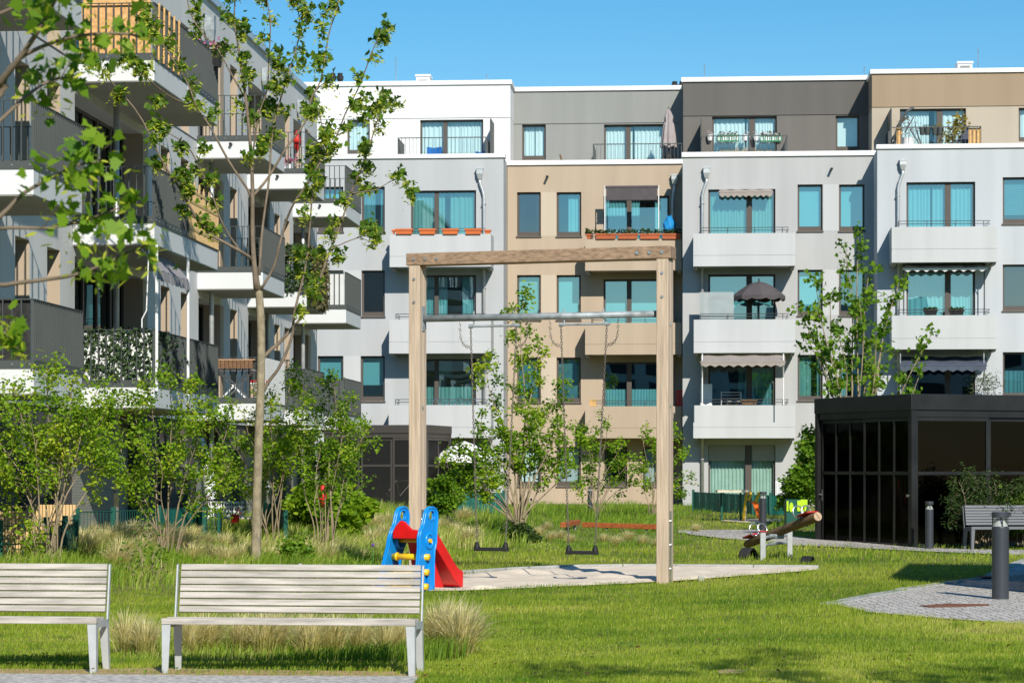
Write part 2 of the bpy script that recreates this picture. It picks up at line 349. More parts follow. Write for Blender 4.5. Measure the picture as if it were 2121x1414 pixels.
def pleats(bm, F, u0, u1, v0, v1, o, amp=.035, per=.13, gather=0):
    n = max(6, int((u1-u0)/per*6)); a = None
    for i in range(n+1):
        t = i/n; u = u0+(u1-u0)*t; off = o+amp*math.sin(t*(u1-u0)/per*2*math.pi+1.3*math.sin(t*9))
        b = (bm.verts.new(F.P(u, v0, off)), bm.verts.new(F.P(u-(u-u0)*gather, v1, off*1.0)))
        if a: bm.faces.new((a[0], b[0], b[1], a[1]))
        a = b
def window(F, par, hole, o, style='sheer', mulls=(), glass='glass', sill=True, dw=.0):
    """one window of a facade: frame with its pane, curtain and sill as pieces of their own"""
    a, c, b, d = hole; fo = o-.13
    bm = NEW(); t = .065
    fbox(bm, F, a, a+t, c, d, fo-.06, fo); fbox(bm, F, b-t, b, c, d, fo-.06, fo)
    fbox(bm, F, a+t, b-t, d-t, d, fo-.06, fo); fbox(bm, F, a+t, b-t, c, c+t+dw, fo-.06, fo)
    for (m0, m1) in mulls: fbox(bm, F, m0, m1, c+t+dw, d-t, fo-.06, fo+.004)
    wf = obj('window', bm, 'frame', par)
    bm = NEW(); quad(bm, F.P(a, c, fo-.03), F.P(b, c, fo-.03), F.P(b, d, fo-.03), F.P(a, d, fo-.03)); obj('pane', bm, glass, wf)
    if sill:
        bm = NEW(); fbox(bm, F, a-.03, b+.03, c-.05, c-.004, o-.1, o+.05); obj('sill', bm, 'sill', wf)
    co = o-.30; h = d-c; wd = b-a
    parts = []
    if style == 'sheer':
        g = a+wd*rnd.uniform(.35, .65); e = rnd.choice((0, 0, .02, .06, .12))*wd; parts = [(a, g-e, c, d, 0), (g+e*.4, b, c, d, 0)]
    elif style == 'half': parts = [(a, b, c+h*.36, d, 9)]
    elif style == 'plain': parts = [(a, b, c, d, 9)]
    elif style == 'left': parts = [(a, a+wd*.38, c, d, 0)]
    elif style == 'right': parts = [(b-wd*.55, b, c, d, 0)]
    elif style == 'sides': parts = [(a, a+wd*.30, c, d, 0), (b-wd*.25, b, c, d, 0)]
    elif style == 'low': parts = [(a, b, c, c+h*.6, 0)]
    elif style == 'split': parts = [(a, a+wd*.55, c, d, 0), (b-wd*.22, b, c, d, 0)]
    elif style == 'green': parts = [(a, b, c, d, 0)]
    if parts:
        bm = NEW()
        for (x0, x1, y0, y1, k) in parts:
            if k == 9: quad(bm, F.P(x0, y0, co), F.P(x1, y0, co), F.P(x1, y1, co), F.P(x0, y1, co))
            else: pleats(bm, F, x0, x1, y0, y1, co, .022, rnd.uniform(.10, .16))
        obj('curtain', bm, 'curtain_green' if style == 'green' else rnd.choice(('curtain', 'curtain', 'curtain', 'curtain_cream', 'curtain_grey')), wf)
    if style in ('blind', 'blindhalf'):
        bm = NEW(); v = d
        while v > (c if style == 'blind' else c+h*.22):
            fbox(bm, F, a, b, v-.07, v-.004, co, co+.012); v -= .075
        obj('blind', bm, 'blind', wf)
    return wf
def shutter(F, par, a, b, c, d, o):
    bm = NEW(); v = c
    while v < d-.01: fbox(bm, F, a, b, v, min(v+.044, d), o-.12, o-.1+.012*0); v += .05
    fbox(bm, F, a, b, c, d, o-.125, o-.108)
    return obj('roller_shutter', bm, 'shutter', par)

def house(name_label, cfg):
    F = BF; o = cfg['o']; po = o-2.0
    base = F.P((F.uv(cfg['x0'], 1000, o)[0]+F.uv(cfg['x1'], 1000, o)[0])/2, .4, o)
    T = thing('apartment_house', name_label, 'apartment house', base, 'houses closing the far end of the court')
    U = lambda x, oo=o: F.uv(x, 700, oo)[0]
    V = lambda y, x=None, oo=o: F.uv(cfg['x0']+150 if x is None else x, y, oo)[1]
    def hole(px, oo): 
        x0, y0, x1, y1 = px; xm = (x0+x1)/2
        return (U(x0, oo), F.uv(xm, y1, oo)[1], U(x1, oo), F.uv(xm, y0, oo)[1])
    u0, u1 = U(cfg['x0']), U(cfg['x1']); vt = V(cfg['cap'][1], cfg['capx'])
    ws = [(hole(wd[0], o), wd) for wd in cfg['win']]
    bm = NEW(); wall_mesh(bm, F, u0, u1, .2, vt, o, [h for h, _ in ws], back=8)
    obj('wall', bm, cfg['mat'], T)
    for h, wd in ws:
        kw = dict(wd[2]) if len(wd) > 2 else {}
        ms = [(U(m0), U(m1)) for m0, m1 in kw.pop('mulls', [])]
        sh = kw.pop('shut', None)
        window(F, T, h, o, wd[1], ms, **kw)
        if sh:
            for (m0, m1) in sh[1]: shutter(F, T, U(m0), U(m1), V(sh[0]), h[3]-.01, o)
    # lighter strips between paired windows, and a fine joint at each storey
    if cfg.get('strips'):
        for (x0, y0, x1, y1) in cfg['strips']:
            bm = NEW(); h = hole((x0, y0, x1, y1), o); fbox(bm, F, h[0]+.02, h[2]-.02, h[1], h[3], o-.02, o+.004)
            obj('wall_strip', bm, cfg.get('smat', cfg['mat']), T)
    # coping on the lower wall
    bm = NEW(); vc = V(cfg['cap'][0], cfg['capx']); fbox(bm, F, u0-.03, u1+.05, vt+.002, vc, o-.45, o+.07); obj('coping', bm, 'coping', T)
    # terrace floor and set-back top storey
    pu0, pu1 = U(cfg['px0'], po), U(cfg['px1'], po); pv = F.uv(cfg['capx'], cfg['pcap'][1], po)[1]; pj = F.uv(cfg['capx'], cfg['pj'], po)[1]
    pws = [(hole(wd[0], po), wd) for wd in cfg['pwin']]
    pws = [((h[0], h[1], h[2], min(h[3], pj-.01)), wd) for h, wd in pws]
    bm = NEW(); wall_mesh(bm, F, pu0, pu1, vt-.6, pj, po, [h for h, _ in pws], back=8); obj('upper_wall', bm, cfg['pmat2'], T)
    bm = NEW(); fbox(bm, F, pu0, pu1+.004, pj+.012, pv, po-8, po+.03); fbox(bm, F, pu0+.03, pu1-.03, pj, pj+.012, po-8, po-.02); obj('attic_band', bm, cfg['pmat'], T)
    vc2 = F.uv(cfg['capx'], cfg['pcap'][0], po)[1]
    bm = NEW(); fbox(bm, F, pu0-.06, pu1+.06, pv+.002, vc2, po-8, po+.10); obj('roof_coping', bm, 'coping', T)
    for h, wd in pws:
        kw = dict(wd[2]) if len(wd) > 2 else {}
        ms = [(U(m0, po), U(m1, po)) for m0, m1 in kw.pop('mulls', [])]
        window(F, T, h, po, wd[1], ms, glass=kw.pop('glass', 'glass_pale'), sill=False, **kw)
    # the dim rooms behind the panes
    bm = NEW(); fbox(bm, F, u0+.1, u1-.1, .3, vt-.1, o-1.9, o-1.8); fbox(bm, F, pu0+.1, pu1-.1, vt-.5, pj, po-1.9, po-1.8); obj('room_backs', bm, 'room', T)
    # balconies
    bo = o+1.15
    for (x0, x1, yt, yj, yb) in cfg['balc']:
        xm = (x0+x1)/2; a, b = U(x0, bo), U(x1, bo); t = F.uv(xm, yt, bo)[1]; j = F.uv(xm, yj, bo)[1]; q = F.uv(xm, yb, bo)[1]
        bm = NEW(); th = .12
        for (z0, z1, dd) in ((j+.012, t, 0), (q, j, .004)):
            fbox(bm, F, a, b, z0, z1, bo-th, bo+dd); fbox(bm, F, a, a+th, z0, z1, o, bo-th); fbox(bm, F, b-th, b, z0, z1, o, bo-th)
        fbox(bm, F, a+.02, b-.02, j-.01, j+.02, bo-th+.01, bo-.012)
        fbox(bm, F, a+th, b-th, q+.02, j-.05, o, bo-th)
        B = obj('balcony', bm, cfg['bmat'], T)
        bm = NEW()
        for s in (a+.02, b-.14): fbox(bm, F, s, s+.12, q-.07, q-.003, o+.1, bo-.12)
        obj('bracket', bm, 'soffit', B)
        bm = NEW(); r = .011
        i0, i1 = a+.22, b-.22
        for z in (t+.10, t+.19): tube(bm, [F.P(i0, z, o), F.P(i0, z, bo-.06), F.P(i1, z, bo-.06), F.P(i1, z, o)], r, 4)
        k = 0
        while i0+k*.9 <= i1+.01: tube(bm, [F.P(i0+k*.9, t-.05, bo-.06), F.P(i0+k*.9, t+.19, bo-.06)], r, 4); k += 1
        obj('railing', bm, 'rail', B)
    # downpipe with hopper
    if cfg.get('pipe'):
        hx0, hx1, hy0, hy1, px, yb, segs = cfg['pipe']
        a, b = U(hx0), U(hx1); hv1, hv0 = V(hy0, hx0), V(hy1, hx0); c = (a+b)/2; p = U(px)
        bm = NEW(); fbox(bm, F, a, b, hv0+.12, hv1, o+.02, o+.22)
        top = [F.P(x, hv0+.12, y) for x, y in ((a, o+.02), (b, o+.02), (b, o+.22), (a, o+.22))]; bot = [F.P(x, hv0-.05, y) for x, y in ((c-.06, o+.06), (c+.06, o+.06), (c+.06, o+.18), (c-.06, o+.18))]
        for i in range(4): quad(bm, top[i], top[(i+1) % 4], bot[(i+1) % 4], bot[i])
        fbox(bm, F, a-.015, b+.015, hv1-.03, hv1+.01, o+.01, o+.235)
        H = obj('downpipe', bm, 'galv_bright', T)
        bm = NEW(); tube(bm, [F.P(c, hv0-.04, o+.12), F.P(c, hv0-.16, o+.12), F.P((c*2+p)/3, hv0-.30, o+.12), F.P((c+p*2)/3, hv0-.42, o+.12), F.P(p, hv0-.62, o+.12), F.P(p, .45, o+.12)], .05, 8)
        v = hv0-.9
        while v > .8: fbox(bm, F, p-.065, p+.065, v, v+.03, o, o+.18); v -= 1.42
        obj('pipe', bm, 'galv_bright', H, smooth=True)
    for (x, y) in cfg.get('spouts', []):
        bm = NEW(); u, v = F.uv(x, y, o); tube(bm, [F.P(u, v, o-.02), F.P(u, v-.03, o+.3)], .045, 8); obj('overflow_spout', bm, 'plastic_black', T)
    # terrace railing
    if cfg.get('rail'):
        x0, x1, yt = cfg['rail']; a, b = U(x0, o-.15), U(x1, o-.15); t = F.uv((x0+x1)/2, yt, o-.15)[1]
        bm = NEW(); oo = o-.15; k = 0
        fbox(bm, F, a, b, t-.02, t+.01, oo-.02, oo+.02)
        for e in (a, b): fbox(bm, F, e-.01, e+.01, t-.02, t+.01, po, oo-.02)
        nb = int((b-a)/.125)
        for i in range(nb+1): u = a+(b-a)*i/nb; fbox(bm, F, u-.006, u+.006, vt-.1, t-.02, oo-.02, oo+.015)
        for e in (a, b):
            for i in range(14): y = oo-.1-i*.125; fbox(bm, F, e-.02, e+.02, vt-.1, t-.02, y-.006, y+.006)
        obj('terrace_railing', bm, 'rail', T)
    for (x, yt, wd) in cfg.get('dividers', []):
        u, v = F.uv(x, yt, po+.9); bm = NEW(); fbox(bm, F, u-.02, u+.02, vt-.2, v, po+.002, po+1.3); obj('terrace_divider', bm, 'rail_grey', T)
    for (x0, x1, y0, yb) in cfg.get('vents', []):
        vo = po-3; a, b = F.uv(x0, y0, vo)[0], F.uv(x1, y0, vo)[0]; t = F.uv(x0, y0, vo)[1]
        bm = NEW(); fbox(bm, F, a, b, pv-.1, t, vo-.7, vo); V_ = obj('roof_vent', bm, 'coping', T)
        bm = NEW(); z = pv+.2
        while z < t-.14: fbox(bm, F, a+.08, b-.08, z, z+.03, vo+.001, vo+.03); z += .055
        obj('grille', bm, 'shutter', V_)
        bm = NEW(); fbox(bm, F, a-.03, b+.03, t-.05, t+.02, vo-.75, vo+.05); obj('cover', bm, 'coping', V_)
    for (x, yt) in cfg.get('rods', []):
        u, v = F.uv(x, yt, po-1); bm = NEW(); tube(bm, [F.P(u, pv-.1, po-1), F.P(u, v, po-1)], .012, 4); obj('lightning_rod', bm, 'galv', T)
    for (x, yt) in cfg.get('stacks', []):
        u, v = F.uv(x, yt, po-2); bm = NEW(); c = F.P(u, 0, po-2)
        for dx in (-.13, .13): lathe(bm, [(.09, pv-.1), (.09, v-.25), (.12, v-.24), (.12, v-.1), (.09, v-.09), (.09, v)], 8, c+F.u*dx)
        obj('vent_stack', bm, 'plastic_black', T)
    return T

D = lambda y0, y1, x0, x1, m0, m1, st, **k: ((x0, y0, x1, y1), st, dict(mulls=[(m0, m1)], sill=False, **k))
W = lambda x0, y0, x1, y1, st, **k: ((x0, y0, x1, y1), st, dict(dw=.09, **k))
S2 = 176.3
H1 = house('white topped pale grey apartment house nearest the projecting left wing', dict(
    o=1.5, x0=540, x1=1043, capx=900, cap=(319.5, 328), mat='render_pale', px0=560, px1=1057, pcap=(168, 177), pj=245.5, pmat='render_white', pmat2='render_white', bmat='render_light',
    win=[W(749, 387, 797, 480, 'split'), W(749, 560, 797, 655, 'blind', glass='glass_dark'), W(747, 737, 797, 830, 'half'),
         W(658, 387, 711, 480, 'sheer'), W(658, 560, 711, 655, 'sheer'), W(658, 737, 711, 830, 'plain'), W(658, 915, 711, 1010, 'dark'), W(749, 915, 797, 1010, 'dark'),
         D(394.5, 533, 851, 986, 899, 908, 'sheer'), D(569.5, 710, 851, 986, 899, 908, 'split'), D(743, 887, 851, 986, 899, 908, 'low'), D(922, 1040, 851, 986, 899, 908, 'dark', glass='glass_dark')],
    strips=[(711, 737, 747, 836), (711, 560, 749, 660)], smat='render_light',
    pwin=[((719, 248, 766, 319), 'sheer', dict(dw=.09)), ((870, 248, 1001, 345), 'sheer', dict(mulls=[(917, 926)]))],
    balc=[(807, 1017, 485, 531, 552.5), (806, 1017, 661.5, 708, 731.5), (805, 1017, 838.5, 885, 906.5)],
    pipe=(988, 1001, 350, 369, 1003, 1040, 0), spouts=[], rail=(824, 1006, 285), dividers=[(1018, 249, 0)],
    vents=[(862, 890, 156, 168)], rods=[(820, 118), (1008, 153)], stacks=[(697, 152)]))
H2 = house('tan apartment house with a grey top storey set back between its neighbours', dict(
    o=0., x0=1051, x1=1425, capx=1200, cap=(332, 341.5), mat='render_tan', px0=1060, px1=1425, pcap=(180, 189), pj=256.5, pmat='render_grey', pmat2='render_grey', bmat='render_tan',
    win=[W(1071, 398, 1120, 489, 'sides', glass='glass_dark'), W(1153, 398, 1204, 489, 'right'), W(1071, 569.5, 1120, 662, 'plain'), W(1153, 569.5, 1203, 662, 'plain'), W(1071, 740, 1120, 833, 'blind'), W(1153, 740, 1203, 833, 'blind'),
         D(406, 541, 1250, 1386, 1298, 1308, 'split'), D(578, 715, 1250, 1386, 1298, 1308, 'plain'), D(749.5, 889, 1250, 1386, 1298, 1308, 'low'),
         W(1252, 925, 1299, 1006, 'dark', glass='glass_dark'), W(1332, 925, 1362, 1006, 'plain', glass='glass_pale'), W(1153, 925, 1203, 1006, 'plain', glass='glass_pale'), W(1071, 925, 1120, 1006, 'plain', glass='glass_pale')],
    strips=[(1120, 398, 1153, 489), (1120, 569.5, 1153, 662), (1120, 740, 1153, 833)], smat='render_tan_light',
    pwin=[((1081.5, 258, 1130.5, 331), 'sheer', dict(dw=.09)), ((1251, 257.5, 1376, 360), 'sheer', dict(mulls=[(1296, 1306)]))],
    balc=[(1212, 1412, 495, 541, 560), (1212, 1412, 668.5, 713, 734), (1212, 1412, 841, 886, 907)],
    pipe=(1391, 1403, 363, 380, 1393, 1040, 0), spouts=[(1134, 366)], rail=(1229, 1412, 298), stacks=[(1405, 169)]))
H3 = house('pale grey apartment house with a charcoal top storey right of the swing', dict(
    o=1.9, x0=1414, x1=1822, capx=1600, cap=(314.2, 324), mat='render_pale_warm', px0=1415, px1=1810, pcap=(159.2, 168.5), pj=239.5, pmat='render_dark', pmat2='render_taupe', bmat='render_light',
    win=[W(1652, 382, 1704, 478, 'plain'), W(1738, 382, 1791, 478, 'plain'), W(1652, 558.5, 1704, 653, 'plain'), W(1738, 558.5, 1791, 653, 'right'), W(1652, 734.5, 1704, 829, 'split'), W(1738, 734.5, 1791, 829, 'sheer'),
         D(392, 530, 1467, 1606, 1546, 1558, 'sheer'), D(568, 712, 1467, 1606, 1546, 1558, 'plain'), D(757, 887, 1467, 1606, 1546, 1558, 'right'),
         D(921.5, 1040, 1467, 1606, 1544, 1557, 'green', glass='glass_pale', shut=(954, [(1468, 1543), (1558, 1605)])), W(1652, 922, 1704, 1006, 'green', glass='glass_pale')],
    strips=[(1704, 382, 1738, 478), (1704, 558.5, 1738, 653), (1704, 734.5, 1738, 829)], smat='render_light',
    pwin=[((1475, 241, 1609, 345), 'sheer', dict(mulls=[(1552, 1564)])), ((1731, 239.5, 1780, 312), 'plain', dict(dw=.09))],
    balc=[(1436, 1647, 483, 529, 551), (1437, 1647, 661.5, 708, 730.5), (1436, 1647, 839, 885, 907)],
    pipe=(1457, 1470, 348, 367, 1455, 1040, 0), spouts=[(1722, 350)], rail=(1453, 1630, 281), dividers=[(1452, 249, 0)], rods=[(1459, 132), (1790, 137)]))
H4 = house('brown topped apartment house at the far right above the black shelter', dict(
    o=3.7, x0=1817, x1=2330, capx=1960, cap=(298.5, 307.5), mat='render_blue', px0=1806, px1=2330, pcap=(143, 152), pj=221.5, pmat='render_brown', pmat2='render_beige', bmat='render_light',
    win=[W(2077, 367, 2131, 463, 'blindhalf'), W(2077, 547.6, 2131, 643, 'blind', glass='glass_dark'), W(2077, 729, 2131, 823, 'low'), W(2077, 906, 2131, 1000, 'dark'),
         W(2165, 367, 2219, 463, 'plain'), W(2165, 547.6, 2219, 643, 'plain'), W(2165, 729, 2219, 823, 'low'),
         D(377, 516, 1877.5, 2020, 1958, 1970, 'sheer'), D(560, 700, 1877.5, 2020, 1958, 1970, 'sheer'), D(740, 880, 1877.5, 2020, 1958, 1970, 'low', glass='glass_dark'), D(915, 1040, 1877.5, 2020, 1958, 1970, 'dark')],
    strips=[(2131, 367, 2165, 463)], smat='render_light',
    pwin=[((1864, 225, 2001, 335), 'sheer', dict(mulls=[(1941, 1953)])), ((2110, 223, 2165, 293), 'sheer', dict(dw=.09))],
    balc=[(1847, 2065, 469.5, 516, 543), (1847, 2065, 653, 701, 723), (1847, 2065, 834, 882, 903)],
    pipe=(1863, 1876, 332, 350, 1860, 1040, 0), rail=(1844, 2032, 263), dividers=[(1844, 228, 0)], vents=[(1984, 2014, 129, 143)], rods=[(2026, 98)]))

# ------------------------------------------------------------------ long wing on the left with projecting balconies
sY = lambda Y: (Y-43.8)/ca
COLS = [(35.9, 38.7), (43.8, 49.5), (54.6, 57.4), (60.6, 63.4), (67.3, 70.2)]
FL = [3.13, 5.98, 8.83]
WING = thing('apartment_wing', 'long white apartment wing with cantilevered balconies down the left side', 'apartment house', LF.P(sY(50), .2, 0))
def wing():
    F, T = LF, WING; s0, s1 = sY(24), sY(71.6)
    holes, tans = [], []
    bays = [(sY(a)+.15, sY(b)-.2) for a, b in COLS]
    mids = []
    for (a, b), (c, d) in zip(bays, bays[1:]):
        m = (b+c)/2; g = c-b; mids.append((m-.55, m+.35) if g < 4 else (b+g*.30, b+g*.30+.85))
        if g >= 4: mids.append((b+g*.66, b+g*.66+.85))
    mids += [(sY(30), sY(31)), (sY(32.6), sY(33.6))]
    for zf in FL:
        for (a, b) in bays: holes.append((a, zf+.02, b, zf+2.28))
        for (a, b) in mids: holes.append((a, zf+.02, b, zf+2.28))
    bm = NEW(); wall_mesh(bm, F, s0, s1, 2.72, 12.1, 0, holes, depth=.45, back=9); obj('wall', bm, 'wing_wall', T)
    # tan lining on the far side of every opening, and a tan pier beside it
    for i, (a, c, b, d) in enumerate(holes):
        bm = NEW()
        if b-a > 1.5: fbox(bm, F, b-.006, b+.42, c, d, -.449, .004)
        else: fbox(bm, F, b-.006, b+.02, c, d, -.449, -.002)
        obj('reveal', bm, 'wing_tan', T)
    for i, (a, c, b, d) in enumerate(holes):
        bm = NEW(); n = max(1, round((b-a)/1.1)); t = .05
        for k in range(n+1): u = a+(b-a)*k/n; fbox(bm, F, max(a, u-t), min(b, u+t), c, d, -.45, -.38)
        fbox(bm, F, a+t, b-t, d-.06, d, -.45, -.385); fbox(bm, F, a+t, b-t, c, c+.08, -.45, -.385)
        wf = obj('window', bm, 'frame', T)
        bm = NEW(); quad(bm, F.P(a, c, -.42), F.P(b, c, -.42), F.P(b, d, -.42), F.P(a, d, -.42)); obj('pane', bm, 'glass_dark', wf)
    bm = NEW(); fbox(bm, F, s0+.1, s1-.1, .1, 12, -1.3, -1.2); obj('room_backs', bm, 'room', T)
    # ground floor: dark panels, shutters
    gh = [(a, .3, b, 2.5) for a, b in bays]
    bm = NEW(); wall_mesh(bm, F, s0, s1-.01, 0, 2.71, -.05, gh, depth=.4, back=8.9)
    for Y in (40.6, 42.2, 51, 53, 59, 65.5): fbox(bm, F, sY(Y), sY(Y)+.5, .1, 2.6, -.04, .12)
    obj('ground_floor_wall', bm, 'wing_dark', T)
    for (a, c, b, d) in gh: shutter(F, T, a, b, c, d, -.2)
    bm = NEW(); fbox(bm, F, s0, s1+.05, 12.1, 12.26, -.5, .08); obj('roof_coping', bm, 'coping_blue', T)
    # storey bands, slightly proud
    bm = NEW()
    for zf in FL: fbox(bm, F, s0, s1-.02, zf-.02, zf-.002, -.02, .012)
    obj('band', bm, 'frame', T)
    for k, Y in enumerate((36.5, 46.4, 55.4, 62.6, 68.1)):
        s = sY(Y); bm = NEW(); fbox(bm, F, s-.12, s+.12, 11.35, 11.68, .02, .24)
        top = [F.P(x, 11.35, y) for x, y in ((s-.12, .02), (s+.12, .02), (s+.12, .24), (s-.12, .24))]; bot = [F.P(x, 11.1, y) for x, y in ((s-.06, .1), (s+.06, .1), (s+.06, .22), (s-.06, .22))]
        for i in range(4): quad(bm, top[i], top[(i+1) % 4], bot[(i+1) % 4], bot[i])
        H = obj('downpipe', bm, 'galv', T)
        bm = NEW(); tube(bm, [F.P(s, 11.15, .16), F.P(s, .1, .16)], .055, 10)
        for z in (1.2, 2.2, 4, 6.9, 9.7): tube(bm, [F.P(s, z, .16), F.P(s, z+.05, .16)], .068, 10)
        obj('pipe', bm, 'galv_bright', H, smooth=True)
    PR = 1.45
    for ci, (Y0, Y1) in enumerate(COLS):
        for fi, zf in enumerate(FL):
            a, b = sY(Y0), sY(Y1); q = zf-.395
            bm = NEW(); fbox(bm, F, a, b, q, zf, 0, PR)
            B = obj('balcony', bm, 'slab_white', T, bevel=.012)
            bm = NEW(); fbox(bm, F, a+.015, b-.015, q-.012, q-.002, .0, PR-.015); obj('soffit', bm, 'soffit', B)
            if b-a > 4:
                bm = NEW(); m = (a+b)/2; fbox(bm, F, m-.015, m+.015, q+.01, zf-.01, PR, PR+.006); obj('joint', bm, 'coping', B)
            if fi % 2 == 0 or ci == 1:
                bm = NEW(); tube(bm, [F.P(a-.10, zf-.1, .75), F.P(a+.05, zf-.1, .75)], .035, 8); obj('overflow_spout', bm, 'plastic_black', B)
            # railing: toe plate, flat bars, slim handrail
            bm = NEW(); k0, k1, t = zf+.0, zf+.095, zf+.96
            fbox(bm, F, a-.01, a+.0, k0-.03, k1, 0, PR+.012); fbox(bm, F, b, b+.01, k0-.03, k1, 0, PR+.012); fbox(bm, F, a, b, k0-.03, k1, PR+.002, PR+.012)
            n = int((b-a)/.115)
            for i in range(n+1): s = a+(b-a)*i/n; fbox(bm, F, s-.006, s+.006, k1, t, PR-.035, PR+.012)
            n = 10
            for e in (a, b):
                for i in range(n): oo = .06+(PR-.1)*i/n; fbox(bm, F, e-.022, e+.022, k1, t, oo-.008, oo+.008)
                fbox(bm, F, e-.02, e+.02, t, t+.012, 0, PR+.012)
            fbox(bm, F, a+.02, b-.02, t, t+.012, PR-.03, PR+.012)
            obj('railing', bm, 'rail_grey', B)
            bm = NEW(); n = int((b-a)/.3)
            for i in range(n+1): s = a+.06+(b-a-.12)*i/n; fbox(bm, F, s-.012, s+.012, zf+.02, zf+.045, PR+.012, PR+.022)
            for i in range(6): oo = .1+i*.26; fbox(bm, F, a-.02, a-.01, zf+.02, zf+.045, oo-.013, oo+.013)
            obj('bolt_row', bm, 'steel', B)
wing()

# opposite house behind the viewer: it shows as the dark shapes mirrored in the lower windows
def opposite():
    T = thing('apartment_house', 'dim house across the court mirrored in the lower storey windows', 'apartment house', (4, -38, 0))
    bm = NEW()
    for (x0, x1, h) in ((-30, -12, 14.5), (-12.02, 2, 12.6), (2.02, 15, 15.2), (15.02, 60, 13.4), (60.02, 130, 15)): box(bm, x0, x1, -52, -38, 0, h)
    obj('wall', bm, 'render_pale', T)
    bm = NEW()
    for i in range(20):
        for z in (1, 3.9, 6.8, 9.6): x = -29+i*3.1; box(bm, x, x+1.6, -37.99, -37.95, z, z+1.7)
    obj('window', bm, 'room', T)
opposite()
# ------------------------------------------------------------------ things on the balconies and terraces of the far houses
nrg = np.random.default_rng(11)
ORD = ['leftmost', 'second', 'third', 'fourth', 'rightmost']
def pts_in(F, u0, u1, v0, v1, o0, o1, n):
    u = nrg.uniform(u0, u1, n); v = nrg.uniform(v0, v1, n); o = nrg.uniform(o0, o1, n)
    return np.array([tuple(F.P(a, b, c)) for a, b, c in zip(u, v, o)])
def planter(F, x0, x1, yt, yb, o, mat, label, group, plant=0, depth=.18, cat='planter', mesh='leaf_dark'):
    a, t = F.uv(x0, yt, o); b, q = F.uv(x1, yb, o)
    T = thing('flower_box', label, cat, F.P((a+b)/2, q, o-depth/2), group)
    bm = NEW(); k = .03
    top = [F.P(u, t, oo) for u, oo in ((a, o), (b, o), (b, o-depth), (a, o-depth))]; bot = [F.P(u, q, oo) for u, oo in ((a+k, o-k), (b-k, o-k), (b-k, o-depth+k), (a+k, o-depth+k))]
    v = [bm.verts.new(p) for p in top+bot]
    for i in range(4): bm.faces.new((v[i], v[(i+1) % 4], v[4+(i+1) % 4], v[4+i]))
    bm.faces.new(v[4:][::-1]); bm.faces.new(v[:4])
    obj('box', bm, mat, T)
    bm = NEW(); e = .018; fbox(bm, F, a-e, b+e, t-.045, t+.004, o-depth-e, o+e); obj('rim', bm, mat, T)
    if plant: leaves('plant', nrg, pts_in(F, a, b, t, t+plant, o-depth, o, int(160*(b-a))+20), .09, 'oval', mesh, T, .3)
    return T
o1 = 1.5+1.15
for i, (x0, x1) in enumerate(((812, 822), (818.5, 854), (868, 902), (916, 949), (963, 997))[1:]):
    planter(BF, x0, x1, 474, 484.6, o1+.1, 'terracotta', '%s of the four long empty orange planters on the pale grey balcony' % ('leftmost', 'second', 'third', 'rightmost')[i], 'orange planters on the top balcony')
planter(BF, 812, 818, 476, 484.6, o1-.3, 'terracotta', 'short orange planter turned sideways at the left end of the orange planter row', 'orange planters on the top balcony')
planter(BF, 1004, 1016, 476, 484.6, o1-.1, 'terracotta', 'short orange planter turned sideways at the right end of the orange planter row', 'orange planters on the top balcony')
for i, (x0, x1) in enumerate(((1233, 1276), (1279, 1321), (1325, 1367), (1371, 1410))):
    planter(BF, x0, x1, 484, 494.5, 1.15+.1, 'terracotta_dull', '%s of the four brick red flower boxes with dark plants on the tan balcony' % ('leftmost', 'second', 'third', 'rightmost')[i], 'brick red flower boxes', .14)
planter(BF, 1214, 1227, 485, 494.5, 1.0, 'terracotta_dull', 'small square brick red pot at the left corner of the tan balcony', 'brick red flower boxes', .16)
o4 = 3.7+1.15
for x0, x1, s in ((1914, 1942, 'left'), (1967, 1997, 'right')):
    planter(BF, x0, x1, 641, 652, o4-.02, 'plastic_black', '%s black flower box on the rail below the white awning' % s, 'black flower boxes', .05)

